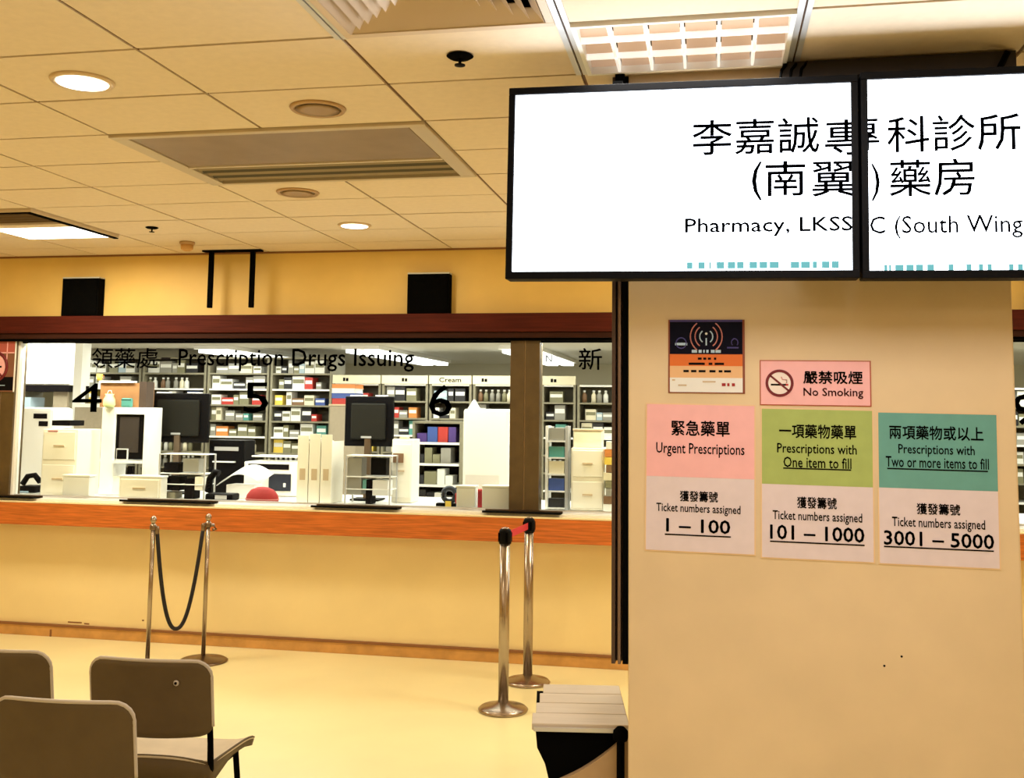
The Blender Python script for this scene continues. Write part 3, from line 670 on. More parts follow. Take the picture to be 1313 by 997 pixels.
def make_chair(label, x, y, rz, mark=False):
    t = thing('waiting_chair', label, 'chair', (x, y, 0), rz, 'moulded chairs of the waiting area')
    W_ = .438
    bm, rim = back_panel(W_, .530, .785, .055, .05, .028, .16)
    for v in bm.verts: v.co.y -= .205
    o = obj('backrest', bm, M['chair'], t); s = o.modifiers.new('s', 'SOLIDIFY'); s.thickness = .010; s.offset = 0
    bm = bmesh.new(); tube(bm, [p+Vector((0, -.205, 0)) for p in rim], .0062, 8); obj('backrest_rim', bm, M['chair_rim'], t)
    # seat pan with rolled edges
    bm = bmesh.new(); g_ = []
    for i in range(17):
        u = -1+2*i/16; c_ = []
        for j in range(13):
            v = -1+2*j/12
            wx = .212+.014*v
            px = u*wx; py = v*.185+.01
            z = .408+.018*abs(u)**4-.02*max(0, v)**4+.035*max(0, -v)**5*(1-abs(u)**3)-.012*(1-u*u)*(1-v*v)
            rr_ = max(abs(u), abs(v))
            if abs(u) > .85 and abs(v) > .85: px *= .97; py *= .97
            c_.append(bm.verts.new((px, py, z)))
        g_.append(c_)
    for a, b in zip(g_, g_[1:]):
        for j in range(12): bm.faces.new((a[j], b[j], b[j+1], a[j+1])).smooth = True
    edge = [g_[i][0].co.copy() for i in range(17)]+[g_[16][j].co.copy() for j in range(1, 13)]+[g_[i][12].co.copy() for i in range(15, -1, -1)]+[g_[0][j].co.copy() for j in range(11, 0, -1)]
    o = obj('seat', bm, M['chair_seat'], t); s = o.modifiers.new('s', 'SOLIDIFY'); s.thickness = .010; s.offset = -1
    bm = bmesh.new()
    up = [bm.verts.new(p) for p in edge]; dn = [bm.verts.new(Vector((p.x*.97, p.y*.96, p.z-.030-.055*max(0, -p.y/.17)))) for p in edge]
    for k in range(len(edge)): bm.faces.new((up[k], up[(k+1) % len(edge)], dn[(k+1) % len(edge)], dn[k])).smooth = True
    o = obj('seat_skirt', bm, M['chair'], t); s = o.modifiers.new('s', 'SOLIDIFY'); s.thickness = .006; s.offset = 0
    for sx in (-1, 1):
        bm = bmesh.new(); tube(bm, [(sx*.185, -.13, .37), (sx*.200, -.175, .44), (sx*.203, -.188, .50), (sx*.200, -.190, .55), (sx*.190, -.205, .62)], .011, 8); obj('back_support', bm, M['blackm'], t)
        bm = bmesh.new(); tube(bm, [(sx*.17, .13, .375), (sx*.19, .17, .02), (sx*.19, .17, .0)], .011, 8); obj('leg', bm, M['blackm'], t)
        bm = bmesh.new(); tube(bm, [(sx*.17, -.14, .375), (sx*.20, -.24, .02), (sx*.20, -.24, .0)], .011, 8); obj('leg', bm, M['blackm'], t)
        bm = bmesh.new(); tube(bm, [(sx*.17, -.14, .368), (sx*.17, .14, .368)], .010, 8); obj('seat_rail', bm, M['blackm'], t)
    if mark:
        bm = bmesh.new(); lathe(bm, [(.010, 0), (.010, .003), (.004, .005)], n=14)
        for v in bm.verts: v.co = Vector((.105+v.co.x, -.2638-v.co.z, .712+v.co.y))
        o = obj('screw_cap', bm, M['chair_rim'], t)
        bm = bmesh.new(); lathe(bm, [(.005, 0), (.005, .002)], n=10)
        for v in bm.verts: v.co = Vector((.105+v.co.x, -.2690-v.co.z, .712+v.co.y))
        obj('screw', bm, M['ink'], t)
    return t
make_chair('brown waiting chair with a bright screw cap on its back, rightmost of three', -1.925, 3.60, math.radians(4), True)
make_chair('brown waiting chair at the left edge, left of the one with the screw cap', -2.525, 3.60, math.radians(2))
make_chair('brown plastic waiting chair nearest the camera, cut by the lower left corner', -1.91, 3.09, math.radians(4))

# low grey-topped stand beside the pillar
st = thing('low_stand', 'low grey-topped stand with a black hollow and brown shell beside the pillar foot', 'stand', (-.52, 4.12, 0))

st.location = (-.463, 3.75, 0); st.rotation_euler = (0, 0, math.radians(9))
for k in range(4):
    bx('top_board', -.172+k*.012, .150, -.25+k*.125, -.25+k*.125+.122, .600, .622, mat('stand_top', (.60, .52, .44), .45, noise=.06, nscale=12, streak=(.5, 6, 1)), st, .003)
bx('front_edge_strip', -.166, .151, -.258, -.250, .598, .612, M['pale_metal'], st, .002)
def slab(name, pts_, y0_, y1_, m):
    bm = bmesh.new()
    a = [bm.verts.new((x, y0_, z)) for x, z in pts_]; b = [bm.verts.new((x, y1_, z)) for x, z in pts_]
    bm.faces.new(a); bm.faces.new(b[::-1])
    for k in range(len(pts_)): bm.faces.new((a[k], b[k], b[(k+1) % len(pts_)], a[(k+1) % len(pts_)]))
    return obj(name, bm, m, st)
slab('hollow_front', [(-.160, .598), (-.154, .54), (-.128, .49), (-.115, .44), (-.112, .03), (.145, .03), (.145, .598)], -.235, .24, M['blackm'])
cv = [(-.116+.262*t, .430+.165*(t**1.0)-.018*math.sin(PI*t)) for t in [k/12 for k in range(13)]]
slab('curved_shell', [(-.116, .02)]+cv+[(.146, .02)], -.262, -.236, mat('stand_shell', (.46, .31, .17), .5, noise=.05, nscale=10))
bm = bmesh.new(); tube(bm, [(.118, -.285, 0), (.118, -.285, .60)], .013, 12); obj('upright_tube', bm, M['blackm'], st)
bm = bmesh.new(); lathe(bm, [(.012, -.006), (.022, 0), (.026, .014), (.024, .03), (.012, .042), (.003, .045)], (.118, -.285, .585), 20); obj('tube_cap', bm, M['blackm'], st)
bm = bmesh.new(); tube(bm, [(.118, -.285, .584), (.118, -.255, .584)], .009, 8); obj('clamp', bm, M['pale_metal'], st)

# ================================================================== DISPENSARY: RACKS AND STOCK
RY = 10.6
def rack(x0_, x1_, ztop, label, header=None):
    n = max(3, int(round((ztop-.35)/.175)))
    t = thing('storage_rack', label, 'shelving', ((x0_+x1_)/2, RY, 0), 0, 'medicine racks along the back of the dispensary')
    h = (x1_-x0_)/2
    bx('side_panel', -h, -h+.025, 0, .40, 0, ztop, M['olive'], t); bx('side_panel', h-.025, h, 0, .40, 0, ztop, M['olive'], t)
    bx('back_panel', -h+.025, h-.025, .385, .40, 0, ztop, mat('rack_back', (.20, .18, .12), .7), t)
    zs = []
    for k in range(n+1):
        z = .30+k*(ztop-.30)/n
        bx('shelf', -h+.025, h-.025, 0, .385, z-.018, z, M['olive'] if k % 3 else M['white'], t)
        zs.append(z)
    if header:
        bx('header_board', -h, h, -.02, 0, ztop, ztop+.09, mat('header_cream', (.82, .76, .55), .5), t)
        if isinstance(header, str): fit_text(header, (-.12, .12, ztop+.02, ztop+.07), -.0215, M['ink'], t, bold=.03)
        else:
            for a in header: bx('print_mark', a-.03, a-.005, -.0215, -.020, ztop+.025, ztop+.062, M['ink'], t); bx('print_mark', a+.003, a+.03, -.0215, -.020, ztop+.025, ztop+.058, M['ink'], t)
    return zs
ORD = ['lowest', 'second', 'third', 'fourth', 'fifth', 'sixth', 'seventh', 'eighth', 'ninth', 'tenth', 'eleventh', 'twelfth']
POS = ['first', 'second', 'third', 'fourth', 'fifth', 'sixth', 'seventh', 'eighth', 'ninth', 'tenth', 'eleventh', 'twelfth', 'thirteenth', 'fourteenth', 'fifteenth', 'sixteenth', 'seventeenth', 'eighteenth']
WH = ['white']*6+['cream']*3+['grey']*6+['olive']*6+['pale blue']*1+['teal', 'black', 'black', 'red', 'orange', 'blue', 'brown', 'green', 'black', 'black', 'yellow']
cache = {}
def carton_me(c, w_, h_):
    key = (c, w_, h_)
    if key not in cache:
        b = bmesh.new(); box(b, -w_/2, w_/2, 0, .16, 0, h_); box(b, -w_/2+.006, w_/2-.006, -.0012, 0, h_*.45, h_*.75, 1)
        bmesh.ops.recalc_face_normals(b, faces=b.faces[:]); me = bpy.data.meshes.new('medicine_box'); b.to_mesh(me); b.free()
        me.materials.append(pm(c)); me.materials.append(pm('white' if c not in ('white', 'cream') else 'olive')); cache[key] = me
    return cache[key]
def bottle_me(c, r, h_):
    key = ('b', c, r, h_)
    if key not in cache:
        b = bmesh.new(); lathe(b, [(r, 0), (r, h_*.62), (r*.45, h_*.78), (r*.45, h_*.84)], n=10)
        n0 = len(b.faces); lathe(b, [(r*.55, h_*.84), (r*.55, h_)], n=10)
        b.faces.ensure_lookup_table()
        for f in b.faces[n0:]: f.material_index = 1
        bmesh.ops.recalc_face_normals(b, faces=b.faces[:]); me = bpy.data.meshes.new('medicine_bottle'); b.to_mesh(me); b.free()
        me.materials.append(pm(c)); me.materials.append(pm('white')); cache[key] = me
    return cache[key]
count = {'c': 0, 'b': 0}
def stock(x0_, x1_, zs, place, pitch):
    for k, z in enumerate(zs[:-1]):
        if z < .93: continue
        x = x0_+.04
        gap = zs[k+1]-z-.022
        bottles = random.random() < .16; q = 0
        while x < x1_-.17:
            w_ = random.choice((.06, .09, .11, .14)); h_ = round(gap*random.choice((.5, .7, .85, .95)), 3)
            if random.random() < .10: x += .04; continue
            where = f'{POS[q]} from left on the {ORD[k]} shelf, {place}'
            if bottles and count['b'] < 290:
                c = random.choice(('white', 'brown', 'cream', 'olive', 'grey'))
                o = bpy.data.objects.new('medicine_bottle', bottle_me(c, .026, round(gap*.8, 3))); w_ = .052
                tag(o, f'{c} bottle, {where}', 'bottle', f'bottles on the {ORD[k]} shelf of the {place}'); count['b'] += 1
            elif not bottles and count['c'] < 298:
                c = random.choice(WH)
                o = bpy.data.objects.new('medicine_box', carton_me(c, w_, h_)); count['c'] += 1
                tag(o, f'{c} box, {where}', 'box', f'boxes on the {ORD[k]} shelf of the {place}')
            else: break
            q += 1
            COL.objects.link(o); o.location = (x+w_/2, RY+.03+(.03 if 'bottle' in o.name else 0)+random.uniform(0, .02), z+.0005)
            x += w_+random.choice((.003, .006, .014))

rk = [((-7.0690, -6.2960), 2.20, None, 'rack behind the numeral four', 1), ((-6.2770, -5.5050), 2.20, None, 'rack behind the large black monitor', 1),
      ((-5.4870, -4.7620), 2.20, None, 'rack left of the numeral five', 1), ((-4.7440, -4.0360), 2.20, None, 'rack right of the numeral five', 1),
      ((-4.0190, -3.4840), 1.92, [-.12], 'rack behind the second monitor', 1), ((-3.4670, -2.9600), 1.92, [.0], 'rack left of the numeral six', 1),
      ((-2.9430, -2.4860), 1.92, 'Cream', 'rack behind the numeral six', 1), ((-2.4690, -1.9210), 1.92, [-.15], 'rack beside the dark mullion', 1),
      ((-1.7410, -1.3840), 1.92, [-.05], 'narrow rack right of the mullion', 1), ((-1.3680, -0.8880), 1.92, None, 'rack by the dark pillar channel', 1),
      ((2.7080, 3.1200), 1.92, None, 'rack seen right of the pillar', 1)]
for (xa, xb), zt, hd, place, p_ in rk:
    zs = rack(xa, xb, zt, 'olive-grey metal ' + place + ', stacked with small medicine boxes', hd)
    stock(xa, xb, zs, place, p_)
# fluorescent battens hung under the dispensary ceiling
for x_, lab in ((-5.2, 'left'), (-3.55, 'middle'), (-1.9, 'right')):
    t = thing('batten_lamp', f'long white fluorescent batten running away under the dispensary ceiling, {lab} one', 'lamp', (x_, 11.6, 2.299))
    bx('batten_body', -.20, .20, -1.5, 1.5, -.04, 0, M['white'], t); bx('tube', -.17, -.03, -1.45, 1.45, -.075, -.04, M['lampw'], t); bx('tube', .03, .17, -1.45, 1.45, -.075, -.04, M['lampw'], t)

# ================================================================== DISPENSARY: THINGS BEHIND THE GLASS
def cab(name, label, cat, R_, y, d, m, feet=None, lines=0, top=None, bev=.006):
    x0_, x1_, z0_, z1_ = R_
    t = thing(name, label, cat, ((x0_+x1_)/2, y, z0_)); h = (x1_-x0_)/2; H = z1_-z0_
    bx('body', -h, h, 0, d, 0, H, m, t, bev)
    for k in range(lines):
        za = H*(k+.08)/lines; zb = H*(k+.92)/lines
        f = bx('drawer', -h*.9, h*.9, -.008, 0, za, zb, m, t, .003)
        bx('drawer_pull', -h*.3, h*.3, -.016, -.008, (za+zb)/2-.006, (za+zb)/2+.006, M['beige'], f)
    if top: bx('lid', -h-.004, h+.004, -.004, d+.004, H, H+.014, top, t, .003)
    return t
def onfloor(R_, z=WT+.0006): return (R_[0], R_[1], z, R_[3])

t = cab('white_machine', 'rounded white machine behind the glass at the far left', 'machine', onfloor((-5.4670, -5.1740, 0.9030, 1.6320)), 7.45, .28, M['white'], bev=.03)
bx('slot', -.03, .09, -.004, 0, .56, .60, M['ink'], t); bx('display', .02, .10, -.004, 0, .50, .54, M['ink'], t)
t = cab('drawer_tower', 'tall cream drawer tower below the numeral four, left side', 'drawers', onfloor((-4.9410, -4.6490, 0.9250, 1.4720)), 7.0, .3, M['cream'], lines=2)
bx('pink_label', -.10, -.02, -.010, -.002, .47, .48, M['rose'], t); bx('black_top_tray', -.09, .06, .02, .2, .515, .555, M['ink'], t)
cab('white_carton', 'small white box low in front of the cream drawer tower', 'box', onfloor((-4.6870, -4.4720, 0.9390, 1.1310)), 6.9, .08, M['paper'], top=M['white'])
t = thing('desk_phone', 'black rounded telephone in front of the white machine', 'telephone', ((-5.1640, 0.9860)[0], 7.15, WT+.0006))
bx('phone_base', -.07, .07, 0, .14, 0, .05, M['black'], t, .01)
bm = bmesh.new(); tube(bm, [(-.07, .05, .06), (-.03, .05, .12), (.03, .05, .13), (.08, .05, .08)], .022, 10); obj('handset', bm, M['black'], t)
bx('blue_strip', -.09, .02, -.01, 0, .0, .012, M['cyan'], t)
# overhead cabinet and pole at the left of the dispensary
a = (-6.1930, -5.6870, 1.8420, 2.2240)
t = thing('overhead_cabinet', 'large plain white overhead cabinet at the upper left of the dispensary', 'cabinet', ((a[0]+a[1])/2, 8.4, 0)); h = (a[1]-a[0])/2
bx('left_door', -h, -.003, -.015, .0, a[2], min(a[3], 2.29), M['white'], t, .003); bx('right_door', .003, h, -.015, 0, a[2], min(a[3], 2.29), M['white'], t, .003)
bx('body', -h, h, 0, .3, a[2]-.01, min(a[3], 2.29), M['white'], t); bx('under_shelf', -h, h, -.01, .3, a[2]-.07, a[2]-.012, M['ink'], t)
for x_ in (-h, h-.03): bx('post', x_, x_+.03, .05, .3, 0, a[2]-.07, M['olive'], t)
bx('side_board', .08, h-.03, .02, .05, .9, a[2]-.07, M['taupe'], t)
bx('blue_file_tray', -h+.03, -h+.12, .0, .2, 1.62, 1.72, pm('pale blue'), t); bx('tray_shelf', -h+.03, .08, .0, .2, 1.55, 1.57, M['white'], t)
a = (-5.3500, -5.2770)
pl = tag(bx('white_pole', a[0], a[1], 7.95, 8.02, 0, 2.299, M['white']), 'white square pole rising to the dispensary ceiling left of the counter lettering', 'pole')
a = (-5.2650, -4.8630, 1.2100, 1.6370)
t = thing('partition', 'taupe fabric desk partition with beige lower half behind the numeral four', 'partition', ((a[0]+a[1])/2, 7.86, 0)); h = (a[1]-a[0])/2
bx('fabric_panel', -h, h, 0, .04, a[2], a[3], M['taupe'], t, .004); bx('rail', -h, h, -.006, .046, a[2]-.02, a[2], M['white'], t); bx('lower_panel', -h, h, 0, .04, 0, a[2]-.02, M['beige'], t)
bx('top_rail', -h, h, -.006, .046, a[3], a[3]+.03, M['white'], t)
# white-framed terminal with things on top
a = onfloor((-4.5570, -4.1570, 0.8960, 1.6400))
t = thing('terminal_cabinet', 'white-framed equipment cabinet with a dark screen, just right of the numeral four', 'terminal', ((a[0]+a[1])/2, 7.15, WT+.0006)); h = (a[1]-a[0])/2; H = a[3]-a[2]
b_ = (-4.4430, -4.2040, 1.3020, 1.5880); c_ = (a[0]+a[1])/2
bx('left_side', -h, b_[0]-c_, 0, .18, 0, H, M['white'], t, .008); bx('right_side', b_[1]-c_, h, 0, .18, 0, H, M['white'], t, .004)
bx('top_cover', b_[0]-c_, b_[1]-c_, 0, .18, b_[3]-a[2], H, M['white'], t, .003); bx('dark_screen', b_[0]-c_, b_[1]-c_, .02, .06, b_[2]-a[2]-.05, b_[3]-a[2], M['black'], t)
bx('screen_glow', b_[0]-c_+.03, b_[1]-c_-.05, .016, .02, b_[2]-a[2], b_[3]-a[2]-.02, mat('dim_screen', (.04, .035, .035), .3), t)
bx('mid_shelf', b_[0]-c_, b_[1]-c_, -.02, .17, .24, .26, M['white'], t); bx('lower_front', b_[0]-c_, b_[1]-c_, .01, .04, .0, .14, M['cream'], t)
bx('card_reader', -.06, .02, .0, .016, .27, .34, M['black'], t); bx('card_reader_frame', -.066, .026, .004, .018, .262, .348, M['white'], t)
for k in range(3): bx('cable_loop', .04+k*.02, .05+k*.02, -.01, .01, .03, .22, M['ink'], t)
TT = WT+.0006+H
a = (-4.6210, -4.2350, 1.6460, 1.8360)
t = thing('open_carton', 'open brown cardboard carton with a white flap on top of the white-framed terminal', 'carton', ((a[0]+a[1])/2, 7.215, TT+.0006)); h = (a[1]-a[0])/2; H = max(.12, a[3]-TT-.01)
bx('front_wall', -h, h*.7, 0, .006, 0, H, M['carton'], t); bx('back_wall', -h, h, .11, .116, 0, H, M['carton'], t); bx('left_wall', -h, -h+.006, .006, .11, 0, H, M['carton'], t)
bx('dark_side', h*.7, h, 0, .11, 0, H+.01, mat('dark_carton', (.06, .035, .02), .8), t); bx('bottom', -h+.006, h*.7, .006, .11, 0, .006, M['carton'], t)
bx('white_flap', -h, h*.5, -.025, .03, H, H+.016, M['paper'], t)
a = (-4.5520, -4.4290, 1.5920, 1.7210)
t = thing('paper_bag', 'pale yellow-green bag in front of the brown carton', 'bag', ((a[0]+a[1])/2, 7.135, TT+.0006))
bm = bmesh.new(); lathe(bm, [(.035, 0), (.045, .02), (.042, .06), (.028, .085), (.034, .10)], n=12); obj('bag_body', bm, mat('bag_green', (.70, .80, .40), .6), t)
bm = bmesh.new(); tube(bm, [(-.02, 0, .1), (-.01, 0, .125), (.012, 0, .125), (.02, 0, .1)], .003, 6); obj('handle', bm, M['paper'], t)
t = thing('teal_pouch', 'dark teal pouch before the brown carton, right of the yellow-green bag', 'pouch', ((-4.3640, 1.6520)[0], 7.155, TT+.0006))
bx('pouch_body', -.045, .045, 0, .03, 0, .07, pm('teal'), t, .012); bx('zip', -.04, .04, -.002, 0, .055, .060, M['ink'], t)
t = thing('yellow_cup', 'small yellow cup on the flap of the brown carton', 'cup', ((-4.6230, 1.8890)[0], 7.20, TT+.0016+H+.016))
bm = bmesh.new(); lathe(bm, [(.018, 0), (.024, .05), (.022, .05), (.017, .006)], n=14); obj('cup_body', bm, pm('yellow'), t)
bm = bmesh.new(); tube(bm, [(.022, 0, .012), (.036, 0, .016), (.036, 0, .036), (.023, 0, .040)], .003, 6); obj('cup_handle', bm, pm('orange'), t)
cab('label_printer', 'low cream printer on the worktop below the large black monitor', 'printer', onfloor((-4.2460, -3.9120, 0.9240, 1.1350)), 6.92, .09, M['cream'], lines=1, top=M['white'])
def monitor(label, a, y, st_w=.05, two=False):
    x0_, x1_, z0_, z1_ = a; c_ = (x0_+x1_)/2; h = (x1_-x0_)/2
    t = thing('computer_monitor', label, 'monitor', (c_, y, WT+.0006)); zb = z0_-WT; zt = z1_-WT
    bx('housing', -h, h, 0, .035, zb, zt, M['black'], t, .008)
    bx('rear_cover', -h*.72, h*.72, -.022, 0, zb+.05, zt-.05, mat('rear_black', (.009, .009, .006), .6, spec=.2), t, .012)
    bx('neck', -.025, .025, -.02, .015, .012, zb+.08, M['steel_dark'], t, .004)
    bx('foot', -.11, .11, -.07, .10, 0, .012, M['black'], t, .004)
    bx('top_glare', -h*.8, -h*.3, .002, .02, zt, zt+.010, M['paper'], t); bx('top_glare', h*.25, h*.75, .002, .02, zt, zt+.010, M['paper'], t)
    bx('maker_badge', -.05, .03, -.024, -.022, zb+.06, zb+.075, mat('badge_grey', (.4, .4, .4), .4), t)
    return t
monitor('large black computer monitor seen from behind, between the numbers 4 and 5', (-4.3390, -3.8430, 1.3730, 1.7540), 7.46)
m2 = monitor('dark olive-backed computer monitor seen from behind, left of the numeral six', (-2.6890, -2.3140, 1.3740, 1.7420), 7.35)
def wire_stand(label, a, y, items):
    x0_, x1_, z0_, z1_ = a; c_ = (x0_+x1_)/2; h = (x1_-x0_)/2; H = z1_-WT
    t = thing('wire_stand', label, 'stand', (c_, y, WT+.0006))
    for sx in (-1, 1):
        for yy in (0, .16): bx('upright', sx*h-.005, sx*h+.005, yy-.005, yy+.005, 0, H, M['pale_metal'], t)
    for z in (.10, H*.55, H-.006): bx('wire_shelf', -h, h, 0, .16, z, z+.007, M['white'], t)
    for n_, xa, xb, za, zb, c in items: bx(n_, xa*h, xb*h, .01, .12, za*H, zb*H, M[c] if c in M else pm(c), t, .004)
    return t
wire_stand('white wire stand crowded with dark phones under the large black monitor', (-3.9860, -3.6280, 0.9560, 1.3050), 7.02,
   [('dark_handset', -.85, -.2, .58, .8, 'ink'), ('dark_handset', -.7, -.1, .18, .5, 'black'), ('grey_unit', 0, .7, .6, .9, 'grey'), ('dark_unit', .1, .5, .0, .45, 'ink'), ('cream_pad', .55, .9, .2, .5, 'cream'), ('dark_unit', -.95, -.3, .0, .14, 'olive')])
wire_stand('pale wire stand holding a phone and papers below the dark olive-backed monitor', (-2.5510, -2.2230, 0.9850, 1.3210), 7.02,
   [('grey_board', -.95, -.3, .2, .95, 'grey'), ('dark_handset', -.1, .15, 0, .5, 'ink'), ('teal_card', -.25, -.05, .3, .5, 'teal'), ('white_papers', .2, .9, .18, .5, 'paper'), ('dark_unit', .1, .8, .6, .95, 'black')])
t = cab('laser_printer', 'black printer tower right of the large black monitor', 'printer', onfloor((-3.8720, -3.5780, 0.9080, 1.3950)), 7.55, .2, M['black'])
bx('paper_tray', -.10, .08, -.03, 0, .24, .25, M['white'], t); bx('control_strip', -.1, .1, -.004, 0, .33, .36, mat('badge_grey', (.4, .4, .4), .4), t)
t = thing('desk_phone', 'black desk telephone with cord before the black printer tower', 'telephone', ((-3.4840, 0.9890)[0], 6.95, WT+.0006))
bx('phone_base', -.10, .11, 0, .13, 0, .05, M['black'], t, .012); bx('keypad', -.02, .07, -.002, 0, .012, .04, M['pale_metal'], t)
bm = bmesh.new(); tube(bm, [(-.10, .05, .06), (-.09, .05, .15), (-.05, .05, .20), (-.02, .05, .19)], .025, 10); obj('handset', bm, M['black'], t)
bm = bmesh.new(); tube(bm, [(-.09+.012*math.cos(k*1.2), .02+.012*math.sin(k*1.2), .05+.004*k) for k in range(24)], .003, 5); obj('cord', bm, M['ink'], t)
t = cab('white_printer', 'cream-white printer with dark glass front, between the numeral five and the cream file holders', 'printer', onfloor((-3.5270, -3.0720, 0.9280, 1.2390)), 7.45, .28, M['cream'], bev=.01)
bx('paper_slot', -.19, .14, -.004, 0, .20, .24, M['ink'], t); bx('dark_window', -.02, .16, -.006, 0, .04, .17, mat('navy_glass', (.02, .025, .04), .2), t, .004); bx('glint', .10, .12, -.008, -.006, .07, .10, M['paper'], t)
bx('upper_tray', -.19, .19, .05, .24, .29, .30, M['white'], t)
# curved sheet of paper
t = thing('paper_sheet', 'large curling white sheet of paper right of the desk telephone', 'paper', ((-3.4290, 0.9740)[0], 7.15, WT+.0006)); bm = bmesh.new(); g_ = []
for i in range(13):
    u = i/12; g_.append([bm.verts.new((-.17+.34*u+.01*j, .10*j, .02+.16*math.sin(PI*(.15+.65*u))+.03*j)) for j in range(3)])
for p_, q_ in zip(g_, g_[1:]):
    for j in range(2): bm.faces.new((p_[j], q_[j], q_[j+1], p_[j+1])).smooth = True
o = obj('sheet', bm, M['paper'], t); s = o.modifiers.new('s', 'SOLIDIFY'); s.thickness = .004
bx('paper_block', -.10, .12, .02, .17, 0, .10, M['paper'], t, .004)
t = thing('red_pouch', 'dark red domed pouch lying on the worktop below the numeral five', 'pouch', ((-3.1600, 0.9980)[0], 6.96, WT+.0006))
bm = bmesh.new(); lathe(bm, [(.120, 0), (.125, .015), (.115, .05), (.085, .085), (.04, .102), (.004, .106)], n=28)
for v in bm.verts: v.co.y *= .5; v.co.y += .03
obj('pouch_body', bm, M['red'], t)
bm = bmesh.new(); tube(bm, [(.126*math.cos(a*PI/12), .03+.063*math.sin(a*PI/12), .018) for a in range(24)], .004, 6, True); obj('piping', bm, M['rose'], t)

for a, n_ in (((-2.9070, -2.8250, 0.9620, 1.4560), 'left'), ((-2.8190, -2.7370, 0.9650, 1.4680), 'middle'), ((-2.7310, -2.6500, 0.9670, 1.4640), 'right')):
    a = onfloor(a); h = (a[1]-a[0])/2; H = a[3]-WT
    t = thing('magazine_file', f'{n_} one of the three tall cream file holders right of the numeral five', 'file holder', ((a[0]+a[1])/2, 7.0, WT+.0006), 0, 'cream file holders on the worktop')
    bx('spine', -h, h, 0, .006, 0, H, M['cream'], t, .001); bx('side', -h, -h+.004, .006, .24, 0, H*.9, M['cream'], t); bx('side', h-.004, h, .006, .24, 0, H*.9, M['cream'], t)
    bx('bottom', -h+.004, h-.004, .006, .24, 0, .005, M['cream'], t); bx('papers', -h+.008, h-.008, .012, .22, .006, H*.86, M['paper'], t); bx('label_holder', -h*.5, h*.5, -.003, 0, .16, .24, M['beige'], t)
# taupe end panel with folders on top
a = (-3.5910, -3.3260, 1.0880, 1.6770)
t = thing('end_panel', 'plain taupe cupboard end behind the cream file holders', 'cupboard', ((a[0]+a[1])/2, 9.4, 0)); h = (a[1]-a[0])/2
bx('side', -h, h, 0, .35, 0, a[3], M['taupe'], t, .004); bx('top_cap', -h-.01, h+.01, -.01, .36, a[3], a[3]+.015, M['beige'], t)
zz = a[3]+.0156
for c, n_, hh in (('red', 'bright red', .055), ('blue', 'dark blue', .050), ('white', 'white', .045), ('orange', 'orange', .04)):
    tf = thing('folder', f'{n_} folder in the small pile on the taupe cupboard end', 'folder', ((a[0]+a[1])/2, 9.42, zz), random.uniform(-.06, .06), 'folders piled on the taupe cupboard')
    bx('cover', -h*.95, h*.8, 0, .28, 0, .006, pm(c), tf); bx('pages', -h*.93, h*.76, .003, .277, .006, hh-.006, M['paper'] if c == 'white' else pm(c), tf); bx('cover', -h*.95, h*.8, 0, .28, hh-.006, hh, pm(c), tf); zz += hh+.0004
cab('drawer_tower', 'narrow cream tower with a brown square, right of the dark olive-backed monitor', 'drawers', onfloor((-2.2760, -2.1250, 0.9620, 1.4340)), 7.22, .2, M['cream'], lines=1)
a = (-2.2610, -2.1850, 1.2670, 1.3340)
tw = [o for o in bpy.data.objects if o.name.startswith('drawer_tower')][-1]
bx('brown_square', a[0]-tw.location.x, a[1]-tw.location.x, -.02, -.009, a[2]-tw.location.z, a[3]-tw.location.z, pm('brown'), tw)
bx('round_dial', -.03, .03, .02, .1, .44, .47, M['beige'], tw, .01)
# low grey shelf unit with dark stock
a = (-2.3410, -1.9350, 0.9190, 1.5580)
t = thing('shelf_unit', 'low grey shelf unit packed with dark boxes under the numeral six', 'shelving', ((a[0]+a[1])/2, 7.95, 0)); h = (a[1]-a[0])/2; H = a[3]
bx('side_panel', -h, -h+.02, 0, .3, 0, H, M['olive'], t); bx('side_panel', h-.02, h, 0, .3, 0, H, M['olive'], t); bx('back_panel', -h, h, .29, .3, 0, H, M['ink'], t)
szs = [H-.018-k*.165 for k in range(6)]
for k, z in enumerate(szs): bx('shelf', -h+.02, h-.02, -.005, .29, z, z+.018, M['white'] if k else M['olive'], t)
seen = []
for k, z in enumerate(szs[1:5]):
    x = -h+.03
    while x < h-.10:
        w_ = random.choice((.06, .08, .1)); c = random.choice(['black', 'olive', 'grey', 'white'] if k else ['blue', 'teal', 'brown', 'red', 'purple'])
        side = POS[sum(1 for z_ in seen if z_ == k)]; seen.append(k)
        o = tag(bx('stock_box', -w_/2, w_/2, 0, .15, 0, random.choice((.07, .10, .12)), pm(c)), f'{c} box, {side} from left, on the {["top", "second", "third", "bottom visible"][k]} shelf of the low grey shelf unit', 'box', f'{c} boxes in the low shelf unit, {["top", "second", "third", "lowest"][k]} shelf')
        o.location = ((a[0]+a[1])/2+x+w_/2, 7.98, z+.0185); x += w_+.006
t = cab('white_cabinet', 'wide pale rounded cabinet left of the dark mullion', 'cabinet', onfloor((-1.7960, -1.4480, 0.9630, 1.6590)), 7.4, .25, mat('pale_cabinet', (.74, .74, .66), .4), bev=.02)
bx('front_panel', -.15, .10, -.006, 0, .10, .20, mat('pale_panel', (.62, .58, .50), .5), t, .003)
tc_ = thing('paper_cone', 'small white paper heap on top of the pale rounded cabinet', 'paper', ((-1.7370, 1.6810)[0], 7.5, t.location.z+((-1.7960, -1.4480, 0.9630, 1.6590)[3]-WT)+.0006))
bm = bmesh.new(); lathe(bm, [(.05, 0), (.036, .02), (.012, .06), (.003, .068)], n=10, smooth=False); obj('heap', bm, M['paper'], tc_)
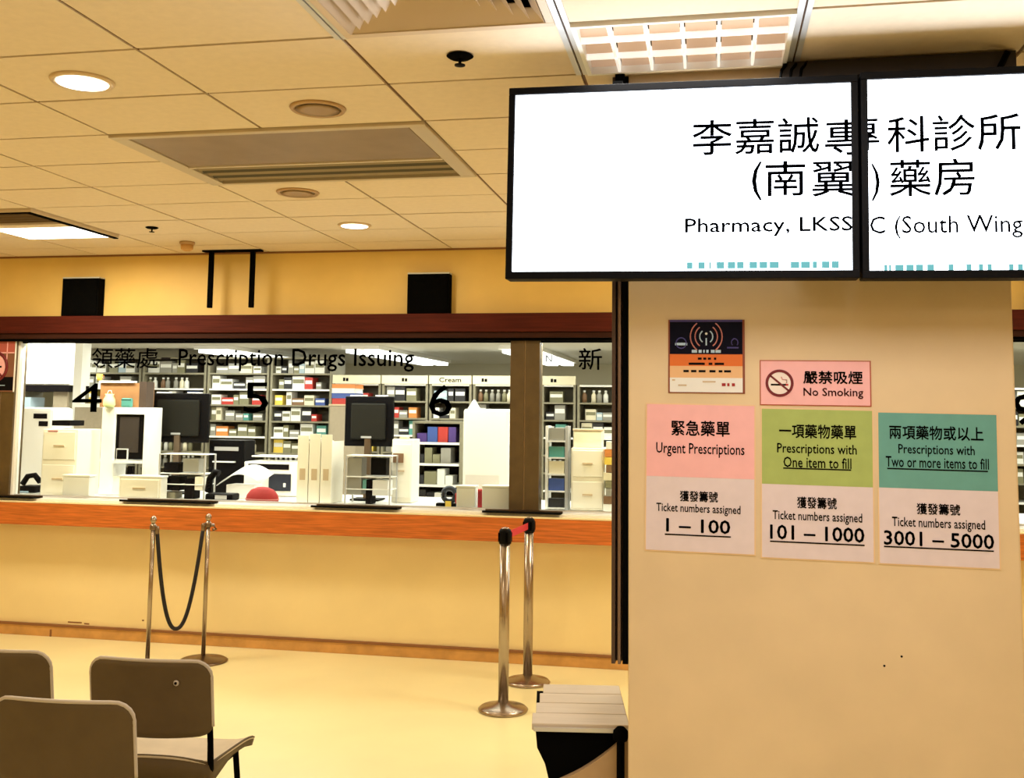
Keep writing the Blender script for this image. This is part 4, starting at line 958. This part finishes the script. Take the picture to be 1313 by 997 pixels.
cab('white_carton', 'left one of two small white boxes beside the dark mullion', 'box', onfloor((-1.7130, -1.5830, 0.9890, 1.1250)), 6.9, .09, M['paper'], top=M['white'])
cab('white_carton', 'right and wider of two small white boxes beside the dark mullion', 'box', onfloor((-1.5350, -1.3470, 0.9900, 1.1300)), 6.9, .09, M['paper'], top=M['white'])
t = cab('red_carton', 'dark red box wedged between the two small white boxes', 'box', onfloor((-1.6160, -1.5560, 0.9860, 1.0920)), 7.02, .06, M['red'], top=pm('red'))
t = thing('tape_dispenser', 'dark round tape dispenser with red and yellow bits, left of the two white boxes', 'dispenser', ((-1.7820, 1.0350)[0], 6.98, WT+.0006))
bm = bmesh.new(); tube(bm, [(.0+.045*math.cos(k*PI/10), 0, .085+.045*math.sin(k*PI/10)) for k in range(20)], .018, 8, True); obj('tape_roll', bm, mat('dark_tape', (.02, .03, .05), .3), t)
bx('base', -.09, .06, -.025, .025, 0, .03, M['black'], t, .006); bx('red_blade_guard', .045, .075, -.02, .02, .0, .10, pm('red'), t, .004); bx('yellow_tab', -.02, .02, -.032, -.025, .005, .045, pm('yellow'), t)
# right-hand bay
a = onfloor((-1.1280, -0.9720, 0.9990, 1.5470)); c_ = (a[0]+a[1])/2; h = (a[1]-a[0])/2; H = a[3]-WT
t = thing('leaflet_rack', 'narrow white leaflet rack with a blue card, just right of the dark mullion', 'rack', (c_, 7.05, WT+.0006))
for x_ in (-h, h-.02): bx('upright', x_, x_+.02, 0, .14, 0, H, M['white'] if x_ < 0 else mat('badge_grey', (.4, .4, .4), .4), t)
for k in range(5): bx('tray', -h+.02, h-.02, -.01, .12, k*H/5+.004, k*H/5+.014, M['paper'], t)
for k, (c, hh) in enumerate((('black', .06), ('blue', .08), ('cream', .085), ('teal', .07), ('grey', .085))): bx('leaflet', -h+.025, h-.025, .0, .05, k*H/5+.015, k*H/5+.015+hh, pm(c), t)
cab('drawer_tower', 'cream drawer tower in the right window bay, beside the white leaflet rack', 'drawers', onfloor((-0.9500, -0.7220, 1.0050, 1.4020)), 7.05, .25, M['cream'], lines=2)
tw = [o for o in bpy.data.objects if o.name.startswith('drawer_tower') and o.parent is None][-1]
a = (-0.9420, -0.7440, 1.4110, 1.4960)
cab('open_carton', 'crumpled cream carton on the drawer tower of the right window bay', 'carton', (a[0], a[1], WT+.0012+((-0.9500, -0.7220, 1.0050, 1.4020)[3]-WT), a[3]+.02), 7.1, .12, pm('cream'), top=M['beige'])
t = thing('medicine_stack', 'untidy stack of dark and yellow packets by the dark pillar channel', 'packets', ((-0.6800, 1.0650)[0], 7.0, WT+.0006))
for k, c in enumerate(('white', 'brown', 'grey', 'olive', 'cream', 'brown', 'yellow', 'orange', 'white')): bx('packet', -.035+random.uniform(-.01, .01), .035+random.uniform(-.01, .01), 0, .09, k*.052, k*.052+.050, pm(c), t)
